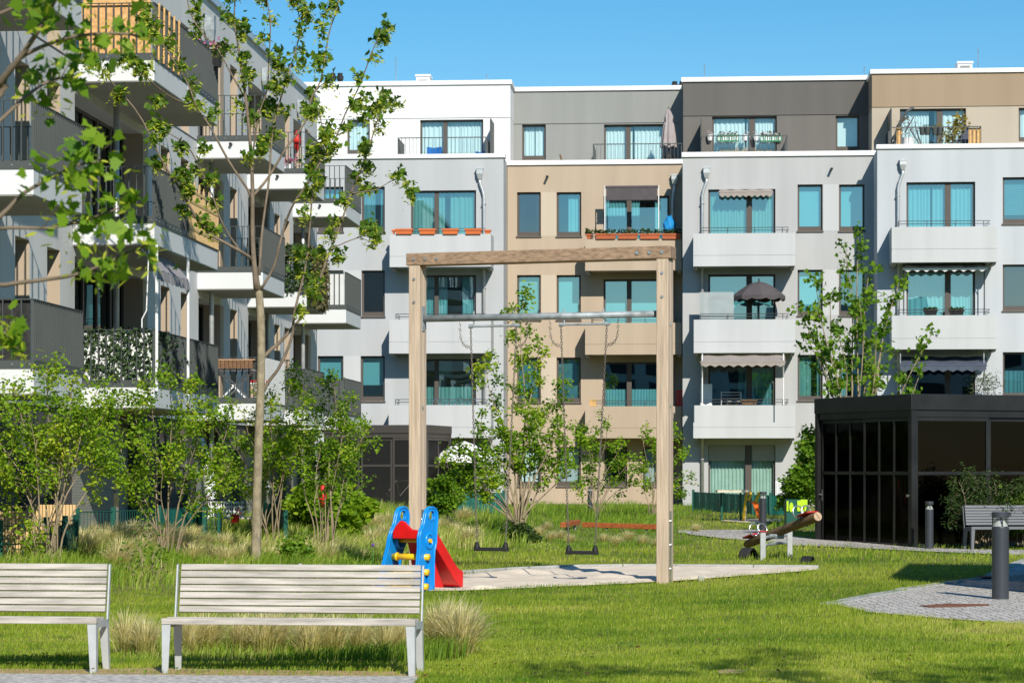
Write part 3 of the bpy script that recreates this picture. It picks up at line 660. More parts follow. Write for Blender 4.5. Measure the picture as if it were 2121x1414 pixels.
def awning(F, px, drop_o, lab, mat, arms=True, valance=True, flat=False):
    """cloth awning: sloping sheet from the wall outwards, front bar, scalloped valance, two posts"""
    x0, x1, y0, y1, o_in, o_out, fy, post = px
    a, t = F.uv(x0, y0, o_in); b, _ = F.uv(x1, y0, o_in); f = F.uv(x0, y1, o_out)[1]; a2 = F.uv(x0, y1, o_out)[0]; b2 = F.uv(x1, y1, o_out)[0]
    T = thing('awning', lab, 'awning', F.P((a+b)/2, f, (o_in+o_out)/2), 'cloth awnings of the far houses')
    bm = NEW(); n = 24
    for i in range(n):
        k0, k1 = i/n, (i+1)/n
        g = lambda k: .015*math.sin(k*23)
        quad(bm, F.P(a+(b-a)*k0, t+g(k0), o_in), F.P(a+(b-a)*k1, t+g(k1), o_in), F.P(a2+(b2-a2)*k1, f+g(k1), o_out), F.P(a2+(b2-a2)*k0, f+g(k0), o_out))
    c = obj('cloth', bm, mat, T); sm = c.modifiers.new('thick', 'SOLIDIFY'); sm.thickness = .006
    bm = NEW(); tube(bm, [F.P(a2-.03, f, o_out), F.P(b2+.03, f, o_out)], .022, 8); obj('front_bar', bm, mat, T)
    bm = NEW(); vv = F.uv(x0, fy, o_out)[1]
    for i in range(36):
        k0, k1 = i/36, (i+1)/36; s = lambda k: vv+.035*math.cos(k*2*math.pi*9)
        quad(bm, F.P(a2+(b2-a2)*k0, f-.002, o_out+.01), F.P(a2+(b2-a2)*k1, f-.002, o_out+.01), F.P(a2+(b2-a2)*k1, s(k1), o_out+.012), F.P(a2+(b2-a2)*k0, s(k0), o_out+.012))
    v = obj('valance', bm, mat, T); sm = v.modifiers.new('thick', 'SOLIDIFY'); sm.thickness = .005
    if post:
        pb = F.uv(x0, post[1], o_out-.35)[1]; pt = F.uv(x0, post[0], o_out-.35)[1]
        for u in (a2+.04, b2-.04):
            bm = NEW(); tube(bm, [F.P(u, pb, o_out-.35), F.P(u, pt, o_out-.35)], .022, 6); tube(bm, [F.P(u, f, o_out), F.P(u, f-.5, o_out-.35)], .016, 6)
            obj('post', bm, post[2], T)
awning(BF, (1490, 1600, 393, 398, 1.9, 2.2, 407, None), 0, 'short taupe scalloped awning over the balcony door of the charcoal topped house', 'fabric_taupe')
awning(BF, (1452, 1626, 735, 750, 2.8, 4.2, 758, (733, 838, 'plastic_white')), 0, 'wide pale taupe awning on white posts above the balcony with the drying rack', 'fabric_taupe')
awning(BF, (1871, 2044, 546, 557, 3.75, 4.5, 561, (545, 652, 'rail')), 0, 'sagging off white awning under the upper balcony of the brown topped house', 'fabric_white')
awning(BF, (1864, 2043, 739, 757, 3.75, 5.0, 768, (725, 830, 'galv')), 0, 'dark navy awning just above the black shelter roof', 'fabric_navy')
# roller blind standing in a white frame on the tan balcony
def roller():
    F, o = BF, 1.0; a, t = F.uv(1254, 388, o); b, q = F.uv(1363, 414, o); z0 = F.uv(1254, 500, o)[1]
    T = thing('roller_blind', 'charcoal roller blind on thin white posts before the tan balcony door', 'sun blind', F.P((a+b)/2, z0, o))
    bm = NEW(); fbox(bm, F, a+.03, b-.03, q, t, o-.01, o+.03); tube(bm, [F.P(a, t, o), F.P(b, t, o)], .05, 8); tube(bm, [F.P(a, q, o), F.P(b, q, o)], .02, 6); obj('cloth', bm, 'fabric_dark', T)
    for u in (a-.02, b+.02): bm = NEW(); tube(bm, [F.P(u, z0, o), F.P(u, t+.05, o)], .02, 6); obj('post', bm, 'plastic_white', T)
roller()
def parasol_open():
    F, o = BF, 1.9+.75; u, z = F.uv(1572, 583, o); zr = F.uv(1572, 613, o)[1]; zb = F.uv(1572, 668, o)[1]; r = (F.uv(1629, 600, o)[0]-F.uv(1519, 600, o)[0])/2; c = F.P(u, 0, o)
    T = thing('parasol', 'open dark brown parasol on the middle balcony of the charcoal topped house', 'parasol', c+Vector((0, 0, zb)))
    bm = NEW(); n = 8; tip = bm.verts.new(c+Vector((0, 0, z))); rings = []
    for k in range(1, 5):
        f = k/4; ring = []
        for i in range(n*4):
            A = 2*math.pi*i/(n*4); sc_ = 1-.07*abs(math.sin(A*n/2))*f; zz = z-(z-zr)*(f**1.7)-.02*abs(math.sin(A*n/2))*f
            ring.append(bm.verts.new(c+Vector((r*f*sc_*math.cos(A), r*f*sc_*math.sin(A), zz))))
        rings.append(ring)
    ring = [bm.verts.new(v.co+Vector((0, 0, -.13-.04*math.sin(i*2.2)))) for i, v in enumerate(rings[-1])]; rings.append(ring); m = n*4
    for i in range(m): bm.faces.new((tip, rings[0][i], rings[0][(i+1) % m]))
    for r0, r1 in zip(rings, rings[1:]):
        for i in range(m): bm.faces.new((r0[i], r0[(i+1) % m], r1[(i+1) % m], r1[i]))
    can = obj('canopy', bm, 'fabric_dark', T); sm = can.modifiers.new('thick', 'SOLIDIFY'); sm.thickness = .006
    bm = NEW(); tube(bm, [c+Vector((0, 0, zb)), c+Vector((0, 0, z+.1))], .022, 8); obj('pole', bm, 'plastic_black', T)
    bm = NEW()
    for i in range(n): A = 2*math.pi*i/n; tube(bm, [c+Vector((0, 0, z-.08)), c+Vector((r*.98*math.cos(A), r*.98*math.sin(A), zr-.02))], .008, 4)
    obj('rib', bm, 'plastic_black', T)
parasol_open()
def parasol_closed():
    F, o = BF, -.45; u, z = F.uv(1385, 226, o); zb = F.uv(1385, 345, o)[1]; zc = F.uv(1385, 306, o)[1]; c = F.P(u, 0, o)
    T = thing('parasol', 'folded mauve grey parasol standing on the grey terrace', 'parasol', c+Vector((0, 0, zb)))
    bm = NEW(); rings = []; H = z-zc
    for f, r in ((0, .02), (.06, .06), (.2, .13), (.32, .11), (.4, .15), (.7, .2), (1, .23)):
        rings.append([bm.verts.new(c+Vector((r*(1+.28*math.cos(8*A))*math.cos(A), r*(1+.28*math.cos(8*A))*math.sin(A), z-H*f-.03*math.sin(3*A)*f))) for A in [2*math.pi*i/40 for i in range(40)]])
    for r0, r1 in zip(rings, rings[1:]):
        for i in range(40): bm.faces.new((r0[i], r0[(i+1) % 40], r1[(i+1) % 40], r1[i]))
    bm.faces.new(rings[0]); obj('canopy', bm, 'fabric_umbrella', T, smooth=True)
    bm = NEW(); tube(bm, [c+Vector((0, 0, zb)), c+Vector((0, 0, z+.06))], .024, 8); lathe(bm, [(.25, zb), (.25, zb+.05), (.06, zb+.08)], 16, c); obj('pole', bm, 'rail', T)
    bm = NEW(); lathe(bm, [(.16, zb+.08), (.17, zb+.30), (.13, zb+.42), (.05, zb+.46)], 14, c); obj('sleeve', bm, 'plastic_black', T)
parasol_closed()
def blue_chair(x0, x1, yt, lab):
    F, o = BF, -.15; a, t = F.uv(x0, yt, o); b, _ = F.uv(x1, yt, o); base = F.uv(x0, 345, o)[1]; w_ = b-a
    T = thing('chair', lab, 'chair', F.P((a+b)/2, base, o), 'blue terrace chairs')
    bm = NEW(); n = 10
    for i in range(n):
        k0, k1 = i/n, (i+1)/n; s = lambda k: -.08*math.sin(k*math.pi)
        h = lambda k: t+.03*abs(2*k-1)-.02
        quad(bm, F.P(a+w_*k0, t-.45, o+s(k0)), F.P(a+w_*k1, t-.45, o+s(k1)), F.P(a+w_*k1, h(k1), o+s(k1)), F.P(a+w_*k0, h(k0), o+s(k0)))
    c = obj('backrest', bm, 'fabric_blue', T); m = c.modifiers.new('thick', 'SOLIDIFY'); m.thickness = .03
    bm = NEW(); fbox(bm, F, a, b, t-.49, t-.455, o-.5, o+.0); obj('seat', bm, 'fabric_blue', T)
    for u in (a+.03, b-.03):
        for oo in (o-.45, o-.05):
            bm = NEW(); tube(bm, [F.P(u, base, oo), F.P(u, t-.49, oo)], .014, 6); obj('leg', bm, 'rail', T)
blue_chair(885, 914, 305, 'blue folding chair on the white topped terrace, the larger and left one')
blue_chair(985, 1003, 314, 'blue chair barely showing over the terrace edge right of the other blue chair')
def bag():
    F, o = BF, .95; u, z = F.uv(1386, 470, o); c = F.P(u, z, o)
    bm = NEW(); bmesh.ops.create_icosphere(bm, subdivisions=3, radius=1)
    for v in bm.verts:
        p = v.co.copy(); k = 1+.12*math.sin(7*p.x+3*p.z)+.1*math.sin(9*p.z+4*p.y)
        v.co = c+Vector((p.x*.20*k, p.y*.18*k, p.z*.33*k+(.1 if abs(p.x-.3) < .2 and p.z > .7 else 0)))
    tag(obj('bag', bm, 'bag_blue', None, smooth=True), 'crumpled bright blue bag beside the red flower boxes', 'bag')
bag()
def drying_rack():
    F, o = BF, 2.6; a, t = F.uv(1494, 812, o); b, q = F.uv(1535, 842, o)
    T = thing('drying_rack', 'white clothes rack with dark laundry on the lowest charcoal house balcony', 'drying rack', F.P((a+b)/2, q-.4, o))
    bm = NEW()
    for oo in (o, o-.4): tube(bm, [F.P(a, q-.4, oo), F.P(a, t, oo), F.P(b, t, oo), F.P(b, q-.4, oo)], .014, 6)
    for k in range(4): z = t-.0-k*.1; tube(bm, [F.P(a, z, o), F.P(b, z, o)], .008, 4); tube(bm, [F.P(a, z, o), F.P(a, z, o-.4)], .008, 4); tube(bm, [F.P(b, z, o), F.P(b, z, o-.4)], .008, 4)
    obj('frame', bm, 'plastic_white', T)
    bm = NEW(); fbox(bm, F, a+.05, b-.06, q-.1, t-.14, o-.3, o-.1); obj('laundry', bm, 'mat_dark', T)
    planter(F, 1536, 1568, 828, 838.5, 2.9, 'wicker', 'brown wicker basket beside the white clothes rack', None, 0, .25, 'basket')
drying_rack()
def screens():
    F = BF
    o = 1.9+1.0; a, t = F.uv(1449, 605, o); b, q = F.uv(1520, 662, o)
    bm = NEW(); n = 40
    for i in range(n): u = a+(b-a)*i/n; fbox(bm, F, u, u+(b-a)/n*.86, q-.3, t, o-.02-.004*(i % 2), o)
    tag(obj('privacy_screen', bm, 'plastic_screen', None), 'grey reed style privacy screen on the balcony left of the open parasol', 'privacy screen')
    a, t = F.uv(1451, 795, o-.4); b, q = F.uv(1475, 845, o-.4); bm = NEW(); fbox(bm, F, a, b, q-.2, t, o-.44, o-.4); fbox(bm, F, a+.03, b-.03, t-.1, t-.04, o-.4, o-.39)
    tag(obj('side_panel', bm, 'plastic_white', None, bevel=.01), 'plain white board standing in the corner under the pale taupe awning', 'board')
    # red chair and white board seen past the swing post
    o = 1.1; a, t = F.uv(1400, 808, o); b, q = F.uv(1416, 842, o); T = thing('chair', 'red slatted chair half hidden behind the right swing post', 'chair', F.P((a+b)/2, q-.4, o))
    bm = NEW()
    for k in range(4): fbox(bm, F, a+k*.08, a+k*.08+.06, q-.05, t, o-.03, o)
    fbox(bm, F, a, b, t-.06, t, o-.031, o+.002); obj('backrest', bm, 'plastic_red', T)
    bm = NEW(); fbox(bm, F, a, b, q-.08, q-.04, o-.45, o-.03); obj('seat', bm, 'plastic_red', T)
    for u in (a+.02, b-.06):
        bm = NEW(); fbox(bm, F, u, u+.04, q-.45, q-.08, o-.05, o-.02); obj('leg', bm, 'plastic_red', T)
    a, t = F.uv(1221, 829, 1.15); b, q = F.uv(1235, 841, 1.15); bm = NEW(); fbox(bm, F, a, b, q, t, .9, 1.14); fbox(bm, F, a-.01, b+.01, t, t+.03, .88, 1.16)
    tag(obj('nest_box', bm, 'bamboo', None), 'small yellow wooden box on the parapet of the lowest tan balcony', 'box')
    # long coat hooks / bike parts along the lowest pale grey balcony
    o = 1.5+1.1
    T = thing('wire_trellis', 'row of wire hoops along the lowest pale grey balcony rail', 'trellis', F.P(F.uv(940, 838, o)[0], 3, o)); bm = NEW()
    for k in range(6):
        x = 895+k*16; u, z = F.uv(x, 838, o); u2 = F.uv(x+14, 838, o)[0]
        tube(bm, [F.P(u+(u2-u)*i/8, z+.2*math.sin(math.pi*i/8), o) for i in range(9)], .014, 4)
    obj('hoop', bm, 'steel', T)
    leaves('tangle', nrg, pts_in(F, F.uv(950, 838, o)[0], F.uv(976, 838, o)[0], 3.95, 4.1, o-.1, o, 50), .08, 'slim', 'leaf_dark', T)
screens()
# charcoal house terrace: hanging baskets and pots on the rail, wood boxes behind it
def hang_pot(x, y, o, rad, h, mat, lab, grp):
    F = BF; u, z = F.uv(x, y, o); c = F.P(u, z, o+.12)
    T = thing('flower_pot', lab, 'flower pot', c, grp)
    bm = NEW(); lathe(bm, [(rad*.7, -h/2), (rad, h/2), (rad*1.1, h/2+.02)], 12, c); obj('pot', bm, mat, T, smooth=False)
    leaves('plant', nrg, np.array(c)+nrg.normal(size=(24, 3))*[rad*.7, rad*.6, .05]+[0, 0, h/2+.08], .08, 'slim', 'flower_white' if mat == 'plastic_white' else 'leaf_palm', T, .2)
for i, (x, s) in enumerate(((1470, 'leftmost'), (1543, 'middle'), (1566, 'rightmost'))):
    hang_pot(x, 287, -.1, .1, .17, 'plastic_white', '%s of three white pots hung on the charcoal terrace rail' % s, 'white hanging pots')
for x0, x1, s in ((1487, 1530, 'left'), (1576, 1618, 'right')):
    F, o = BF, .0; a, t = F.uv(x0, 281, o); b, q = F.uv(x1, 292, o)
    T = thing('flower_basket', '%s green wire flower basket on the charcoal terrace rail' % s, 'flower basket', F.P((a+b)/2, q, o), 'green flower baskets')
    bm = NEW()
    for z in (t, q): fbox(bm, F, a, b, z-.02, z+.02, o-.02, o+.02)
    for k in range(10): u = a+(b-a)*k/9; fbox(bm, F, u-.012, u+.012, q, t, o-.01, o+.01)
    obj('basket', bm, 'basket_green', T)
    bm = NEW()
    for k in range(6): u = a+(b-a)*(k+.5)/6; fbox(bm, F, u-.045, u+.045, q+.02, t-.02, o-.14, o-.015)
    obj('pot', bm, 'plastic_white', T)
    leaves('flowers', nrg, pts_in(F, a, b, t, t+.12, o-.15, o, 60), .07, 'oval', 'flower_white', T, .2)
    leaves('foliage', nrg, pts_in(F, a, b, t-.05, t+.14, o-.15, o, 70), .07, 'oval', 'leaf_dark', T, .2)
for x0, x1, s in ((1490, 1583, 'long left'), (1586, 1623, 'shorter right')):
    F, o = BF, -.35; a, t = F.uv(x0, 306, o); b, q = F.uv(x1, 318, o)
    bm = NEW(); n = max(3, int((b-a)/.12))
    for k in range(n): u = a+(b-a)*k/n; fbox(bm, F, u, u+(b-a)/n-.012, q-.3, t, o-.03, o)
    fbox(bm, F, a, b, q-.3, t-.04, o-.35, o-.031)
    tag(obj('planter_box', bm, 'plank', None), '%s slatted wooden planter behind the charcoal terrace rail' % s, 'planter', 'slatted wooden planters')
# brown topped terrace
def brown_terrace():
    F = BF; o = 3.7-.2
    for x0, x1, s in ((1857, 1870, 'narrow left'), (2006, 2032, 'wide right')):
        a, t = F.uv(x0, 265, o); b, q = F.uv(x1, 300, o); bm = NEW(); n = round((b-a)/.14)
        for k in range(n): u = a+(b-a)*k/n; fbox(bm, F, u, u+.125, q-.3, t, o-.06, o-.03)
        fbox(bm, F, a, b, t-.2, t-.12, o-.08, o-.06)
        tag(obj('board_screen', bm, 'bamboo', None), '%s screen of upright orange boards behind the brown terrace rail' % s, 'board screen', 'orange board screens')
    for x, s in ((1915, 'left'), (1941, 'right')):
        T = thing('flower_pot', '%s pair of grey rail pots on the brown terrace' % s, 'flower pot', F.P(F.uv(x, 275, o)[0], F.uv(x, 280, o)[1], o), 'grey rail pots')
        bm = NEW()
        for dx in (-.085, .085):
            u, z = F.uv(x, 272, o); lathe(bm, [(.075, -.13), (.1, .07), (.105, .1)], 12, F.P(u+dx, z, o+.1))
        obj('pot', bm, 'plastic_screen' if s == 'x' else 'rail_grey', T)
        bm = NEW(); u, z = F.uv(x, 272, o); w_ = .19
        tube(bm, [F.P(u-w_, z+.1, o+.2), F.P(u-w_+.05, z-.14, o+.2), F.P(u+w_-.05, z-.14, o+.2), F.P(u+w_, z+.1, o+.2)], .012, 4); tube(bm, [F.P(u, z+.1, o+.2), F.P(u, z-.14, o+.2)], .01, 4); obj('holder', bm, 'plastic_black', T)
        leaves('plant', nrg, pts_in(F, u-.15, u+.15, z+.1, z+.22, o, o+.2, 40), .08, 'slim', 'leaf_palm' if s == 'right' else 'leaf_dark', T, .2)
    # hanging chair stand: two bent dark tubes
    T = thing('hanging_chair_stand', 'curved dark stand of a hanging chair on the brown terrace', 'hanging chair', F.P(F.uv(1858, 298, o-.8)[0], 12.3, o-.8)); bm = NEW()
    for pl in (((1852, 300), (1858, 268), (1868, 245), (1880, 230), (1892, 222.5)), ((1858, 264), (1866, 254), (1874, 246), (1882, 242))):
        tube(bm, [F.P(*F.uv(x, y, o-.8), o-.8) for x, y in pl], .045, 8)
    obj('stand', bm, 'rail', T, smooth=True)
    bm = NEW(); tube(bm, [F.P(*F.uv(x, y, o-.7), o-.7) for x, y in ((1874, 275), (1893, 242), (1898, 270), (1908, 300))], .022, 6); tube(bm, [F.P(*F.uv(x, y, o-.75), o-.75) for x, y in ((1885, 268), (1896, 285), (1905, 300))], .022, 6); obj('brace', bm, 'rail', T)
    # shrub in a white tub, and a yellowing palm
    u, z = F.uv(1881, 288, o-.25); c = F.P(u, z, o-.25)
    T = thing('potted_plant', 'reddish bare potted shrub in a pale tub on the brown terrace', 'potted plant', c)
    bm = NEW(); lathe(bm, [(.16, -.5), (.2, .02), (.21, .04)], 14, c); obj('tub', bm, 'plastic_white', T)
    leaves('foliage', nrg, np.array(c)+nrg.normal(size=(170, 3))*[.17, .15, .22]+[0, 0, .42], .09, 'slim', 'leaf_red', T, .1)
    u, z = F.uv(1972, 300, o-.35); c = F.P(u, z, o-.35)
    T = thing('potted_plant', 'yellow green potted palm leaning right on the brown terrace', 'potted plant', c)
    bm = NEW(); lathe(bm, [(.14, -.3), (.18, .02)], 14, c); obj('tub', bm, 'plastic_black', T)
    P_ = []
    for dx, dz in ((.05, .45), (.32, .85), (.22, .62), (-.1, .3)): P_.append(np.array(c)+np.array([dx, 0, dz])+nrg.normal(size=(60, 3))*[.12, .1, .10])
    leaves('fronds', nrg, np.concatenate(P_), .2, 'slim', 'leaf_palm', T, .3)
    bm = NEW(); tube(bm, [c, c+Vector((.05, 0, .4)), c+Vector((.3, 0, .85))], .02, 5); obj('stem', bm, 'bark_twig', T)
    leaves('low_leaves', nrg, np.array(c)+nrg.normal(size=(60, 3))*[.16, .1, .1]+[-.05, .1, .12], .16, 'slim', 'leaf_dark', T, .2)
    a, t = F.uv(1983, 264, o-.5); b, q = F.uv(2006, 300, o-.5); bm = NEW()
    bm.faces.new([bm.verts.new(p) for p in (F.P(F.uv(1972, 298, o-.5)[0], q-.2, o-.5), F.P(b, q-.2, o-.5), F.P(b, t, o-.5), F.P(F.uv(1997, 264, o-.5)[0], t, o-.5))])
    c_ = obj('wind_cloth', bm, 'fabric_navy', None); m = c_.modifiers.new('thick', 'SOLIDIFY'); m.thickness = .01
    tag(c_, 'slanting grey wind cloth behind the palm on the brown terrace', 'wind cloth')
    u, z = F.uv(2045, 808, 5.0); c = F.P(u, z-.2, 4.6)
    T = thing('potted_plant', 'dark bushy potted plant on the balcony above the shelter roof', 'potted plant', c)
    bm = NEW(); lathe(bm, [(.15, -.4), (.2, 0)], 14, c); obj('tub', bm, 'plastic_black', T)
    leaves('foliage', nrg, np.array(c)+nrg.normal(size=(420, 3))*[.25, .2, .22]+[0, 0, .4], .11, 'slim', 'leaf_dark', T, .2)
    o = -.7; u, z = F.uv(1160, 320, o); bm = NEW(); tube(bm, [F.P(u, z, o), F.P(u+.1, z-.35, o)], .03, 6); tag(obj('deck_chair', bm, 'wicker', None), 'dark top of a deck chair poking over the grey terrace edge', 'deck chair')
brown_terrace()
# cat ornament on the window sill, downstairs
def cat():
    F, o = BF, 1.9+.02; u, z = F.uv(1656, 985, o); c = F.P(u, z, o)
    bm = NEW()
    for (p, r) in (((0, 0, .16), (.15, .1, .2)), ((.02, 0, .42), (.10, .08, .14)), ((.05, 0, .6), (.08, .08, .075))):
        s = bmesh.ops.create_icosphere(bm, subdivisions=2, radius=1)['verts']
        for v in s: v.co = c+Vector(p)+Vector((v.co.x*r[0], v.co.y*r[1], v.co.z*r[2]))
    for dx in (0., .09):
        bmesh.ops.create_cone(bm, cap_ends=True, segments=8, radius1=.03, radius2=.002, depth=.1, matrix=Matrix.Translation(c+Vector((dx, 0, .69))))
    tube(bm, [c+Vector((-.1, 0, .06)), c+Vector((-.2, -.03, .03)), c+Vector((-.22, -.05, .15))], .025, 6)
    o_ = obj('cat', bm, 'wicker', None, smooth=True); rm = o_.modifiers.new('join', 'REMESH'); rm.mode = 'VOXEL'; rm.voxel_size = .018; rm.use_smooth_shade = True
    tag(o_, 'brown tabby cat sitting upright outside the ground floor window', 'cat')
cat()

# ------------------------------------------------------------------ things on the balconies of the left wing
def wing_items():
    F, PR = LF, 1.45; z1, z2, z3 = FL
    def colspan(c): return sY(COLS[c][0]), sY(COLS[c][1])
    a, b = colspan(1)
    # plywood sheet inside the end of the top balcony, bamboo canes along its long side
    bm = NEW(); fbox(bm, F, a+.06, a+.085, z3+.03, z3+1.08, .1, PR-.08)
    tag(obj('plywood_board', bm, 'osb', None), 'orange chipboard sheet behind the bars of the top left balcony', 'board')
    for i in range(5):
        bm = NEW(); s = a+.2+i*.42; tube(bm, [F.P(s, z3+.0, PR+.03), F.P(s+.05, z3+1.0, PR+.03)], .02, 6)
        for k in range(3): tube(bm, [F.P(s+.012*k, z3+.25*(k+1), PR+.03), F.P(s+.012*k, z3+.25*(k+1)+.015, PR+.03)], .024, 6)
        tag(obj('bamboo_cane', bm, 'bamboo', None), 'pale bamboo cane tied upright to the long side of the top left balcony', 'bamboo cane', 'bamboo canes on the top left balcony')
    # striped mat on the second balcony up
    bm = NEW(); n = 46; m = (a+b)/2
    for i in range(n): s = m+(b-m)*i/n; h = z2+.98+.10*math.sin(i*.9)-.25*(i/n > .35)*math.sin(i*.3)**2; fbox(bm, F, s, s+(b-m)/n*.6, z2+.0, h, PR+.015, PR+.028)
    for z in (.15, .4, .65, .85): fbox(bm, F, m, b, z2+z, z2+z+.05, PR+.0285, PR+.034)
    tag(obj('reed_mat', bm, 'reed', None), 'torn beige slatted mat on the far half of the middle left balcony railing', 'reed mat')
    # ivy screen on the end of the lowest balcony
    T = thing('ivy_screen', 'artificial ivy screen with white gaps on the end of the lowest left balcony', 'ivy screen', F.P(a, z1, PR/2))
    bm = NEW(); fbox(bm, F, a+.05, a+.055, z1+.05, z1+.95, .05, PR-.05); obj('net', bm, 'plastic_white', T)
    P_ = np.array([tuple(F.P(a+nrg.uniform(-.02, .09), z1+nrg.uniform(.05, 1.0), nrg.uniform(.0, PR))) for _ in range(1500)]); Q_ = np.array([tuple(F.P(a+abs(nrg.normal())*1.1, z1+.95-abs(nrg.normal())*.3, PR+.03)) for _ in range(110)]); leaves('ivy_leaves', nrg, np.concatenate([P_, Q_]), .083, 'ivy', 'leaf_ivy', T, .15, .6)
    # grey awning on white posts
    T = thing('awning', 'grey sagging awning between white posts above the lowest left balcony', 'awning', F.P(a, z1, PR)); zt = z2-.45
    bm = NEW(); n = 18; s1_ = a+2.7
    for i in range(n):
        k0, k1 = i/n, (i+1)/n; f = lambda k: .02*math.sin(k*31)
        for (h0, h1, oo0, oo1) in ((0, -.38, PR-.25, PR+.05), (-.38, -.56, PR+.05, PR+.07)):
            quad(bm, F.P(a+.0+(s1_-a)*k0, zt+h0+f(k0), oo0), F.P(a+(s1_-a)*k1, zt+h0+f(k1), oo0), F.P(a+(s1_-a)*k1, zt+h1+f(k1*1.3), oo1), F.P(a+(s1_-a)*k0, zt+h1+f(k0*1.3), oo1))
    c = obj('cloth', bm, 'fabric_grey', T); m_ = c.modifiers.new('thick', 'SOLIDIFY'); m_.thickness = .006
    for s in (a+.02, s1_):
        bm = NEW(); tube(bm, [F.P(s, z1-.1, PR+.035), F.P(s, z2-.4, PR+.035)], .028, 8); tube(bm, [F.P(s+.09, z1+.9, PR+.03), F.P(s+.09, zt-.2, PR+.03)], .014, 6); obj('post', bm, 'plastic_white', T)
    bm = NEW(); tube(bm, [F.P(a+.02, zt+.02, PR-.1), F.P(a+.0, zt-1.1, PR-.14), F.P(a, zt-1.25, PR-.22), F.P(a, zt-1.4, PR-.22)], .012, 6); obj('crank', bm, 'plastic_white', T)
    # dark net inside the near balcony end
    a0, b0 = colspan(0)
    bm = NEW(); fbox(bm, F, a0+.05, a0+.06, z1+.05, z1+.98, .05, PR-.06); tag(obj('shade_net', bm, 'mat_dark', None), 'black shade net behind the bars of the nearest lowest balcony', 'shade net')
    # third bay, lowest: folding table, stools, planter box, corrugated screen
    a2, b2 = colspan(2)
    T = thing('folding_table', 'white folding table with crossed legs on the lowest balcony behind the maple', 'table', F.P(a2+.5, z1, .7))
    bm = NEW(); fbox(bm, F, a2+.25, a2+.85, z1+.70, z1+.73, .35, 1.15); obj('top', bm, 'plastic_white', T)
    for s in (a2+.3, a2+.8):
        for p, q in ((.4, 1.1), (1.1, .4)): bm = NEW(); tube(bm, [F.P(s, z1, p), F.P(s, z1+.7, q)], .02, 6); obj('leg', bm, 'plastic_white', T)
    for oo, sd_ in ((.12, 'left'), (1.3, 'right')):
        T = thing('stool', 'white stool with a red cushion %s of the white folding table' % sd_, 'stool', F.P(a2+.5, z1, oo), 'stools with red cushions')
        bm = NEW(); fbox(bm, F, a2+.3, a2+.7, z1+.40, z1+.43, oo-.18, oo+.18); obj('seat', bm, 'plastic_white', T)
        bm = NEW(); fbox(bm, F, a2+.29, a2+.71, z1+.432, z1+.48, oo-.19, oo+.19); obj('cushion', bm, 'plastic_red', T, bevel=.02)
        for p, q in ((-.15, .15), (.15, -.15)): bm = NEW(); tube(bm, [F.P(a2+.32, z1, oo+p), F.P(a2+.32, z1+.4, oo+q)], .016, 6); obj('leg', bm, 'plastic_white', T)
    T = thing('planter_box', 'dark wooden planter hung on the rail above the white folding table', 'planter', F.P(a2-.1, z1+.8, .8))
    bm = NEW()
    for k in range(11): oo = .3+k*.088; fbox(bm, F, a2-.20, a2-.03, z1+.72, z1+.90, oo, oo+.078)
    obj('slats', bm, 'wicker', T)
    bm = NEW(); fbox(bm, F, a2-.21, a2-.025, z1+.9, z1+.92, .28, 1.3); obj('rim', bm, 'plank', T)
    bm = NEW(); n = 26
    for i in range(n): s = a2+.1+(b2-a2-.1)*i/n; quad(bm, F.P(s, z1+.05, PR-.05), F.P(s+(b2-a2)/n*.5, z1+.05, PR-.09), F.P(s+(b2-a2)/n*.5, z1+.98, PR-.09), F.P(s, z1+.98, PR-.05)); quad(bm, F.P(s+(b2-a2)/n*.5, z1+.05, PR-.09), F.P(s+(b2-a2)/n, z1+.05, PR-.05), F.P(s+(b2-a2)/n, z1+.98, PR-.05), F.P(s+(b2-a2)/n*.5, z1+.98, PR-.09))
    c = obj('corrugated_screen', bm, 'corrugated', None); tag(c, 'white corrugated sheet inside the railing beside the white folding table', 'privacy screen')
    bm = NEW(); n = 26
    for i in range(n): s = a2+(b2-a2)*i/n; fbox(bm, F, s, s+.05, z1+.0, z1+.97, PR+.014, PR+.02)
    tag(obj('slat_screen', bm, 'plastic_white', None), 'pale striped screen on the long side of the balcony with the white table', 'privacy screen')
    # hedge-like screens on the fourth bay
    a3, b3 = colspan(3)
    T = thing('ivy_screen', 'bushy green leaf screen hung round the middle balcony of the fourth bay', 'ivy screen', F.P(a3, z2, PR/2))
    P_ = np.array([tuple(F.P(a3-.03+nrg.uniform(-.1, .06), z2+nrg.uniform(-.02, 1.15), nrg.uniform(.0, PR+.1))) for _ in range(1500)]); leaves('ivy_leaves', nrg, P_, .10, 'ivy', 'leaf_ivy', T, .15, .8)
    P_ = np.array([tuple(F.P(nrg.uniform(a3, b3), z2+nrg.uniform(-.35, 1.1), PR+nrg.uniform(0, .12))) for _ in range(2200)]); leaves('dry_leaves', nrg, P_, .10, 'ivy', 'leaf_ivy_brown', T, .15, .8)
    for c_, z, lab in ((3, z1, 'dark grey cloth lining the lowest balcony of the fourth bay'), (4, z1, 'dark grey cloth lining the lowest balcony of the farthest bay')):
        p, q = colspan(c_); bm = NEW(); fbox(bm, F, p+.03, q-.03, z+.02, z+.95, PR-.06, PR-.045); fbox(bm, F, p+.028, p+.04, z+.02, z+.95, .35, PR-.061); tag(obj('screen_cloth', bm, 'rail', None), lab, 'privacy screen')
    p, q = colspan(4); bm = NEW(); n = 16
    for i in range(n): oo = .06+(PR-.12)*i/n; fbox(bm, F, p+.04, p+.05+.02*(i % 2), z2+.05, z2+.95, oo, oo+(PR-.12)/n)
    tag(obj('corrugated_screen', bm, 'corrugated', None), 'grey corrugated sheet behind the bars of the farthest middle balcony', 'privacy screen')
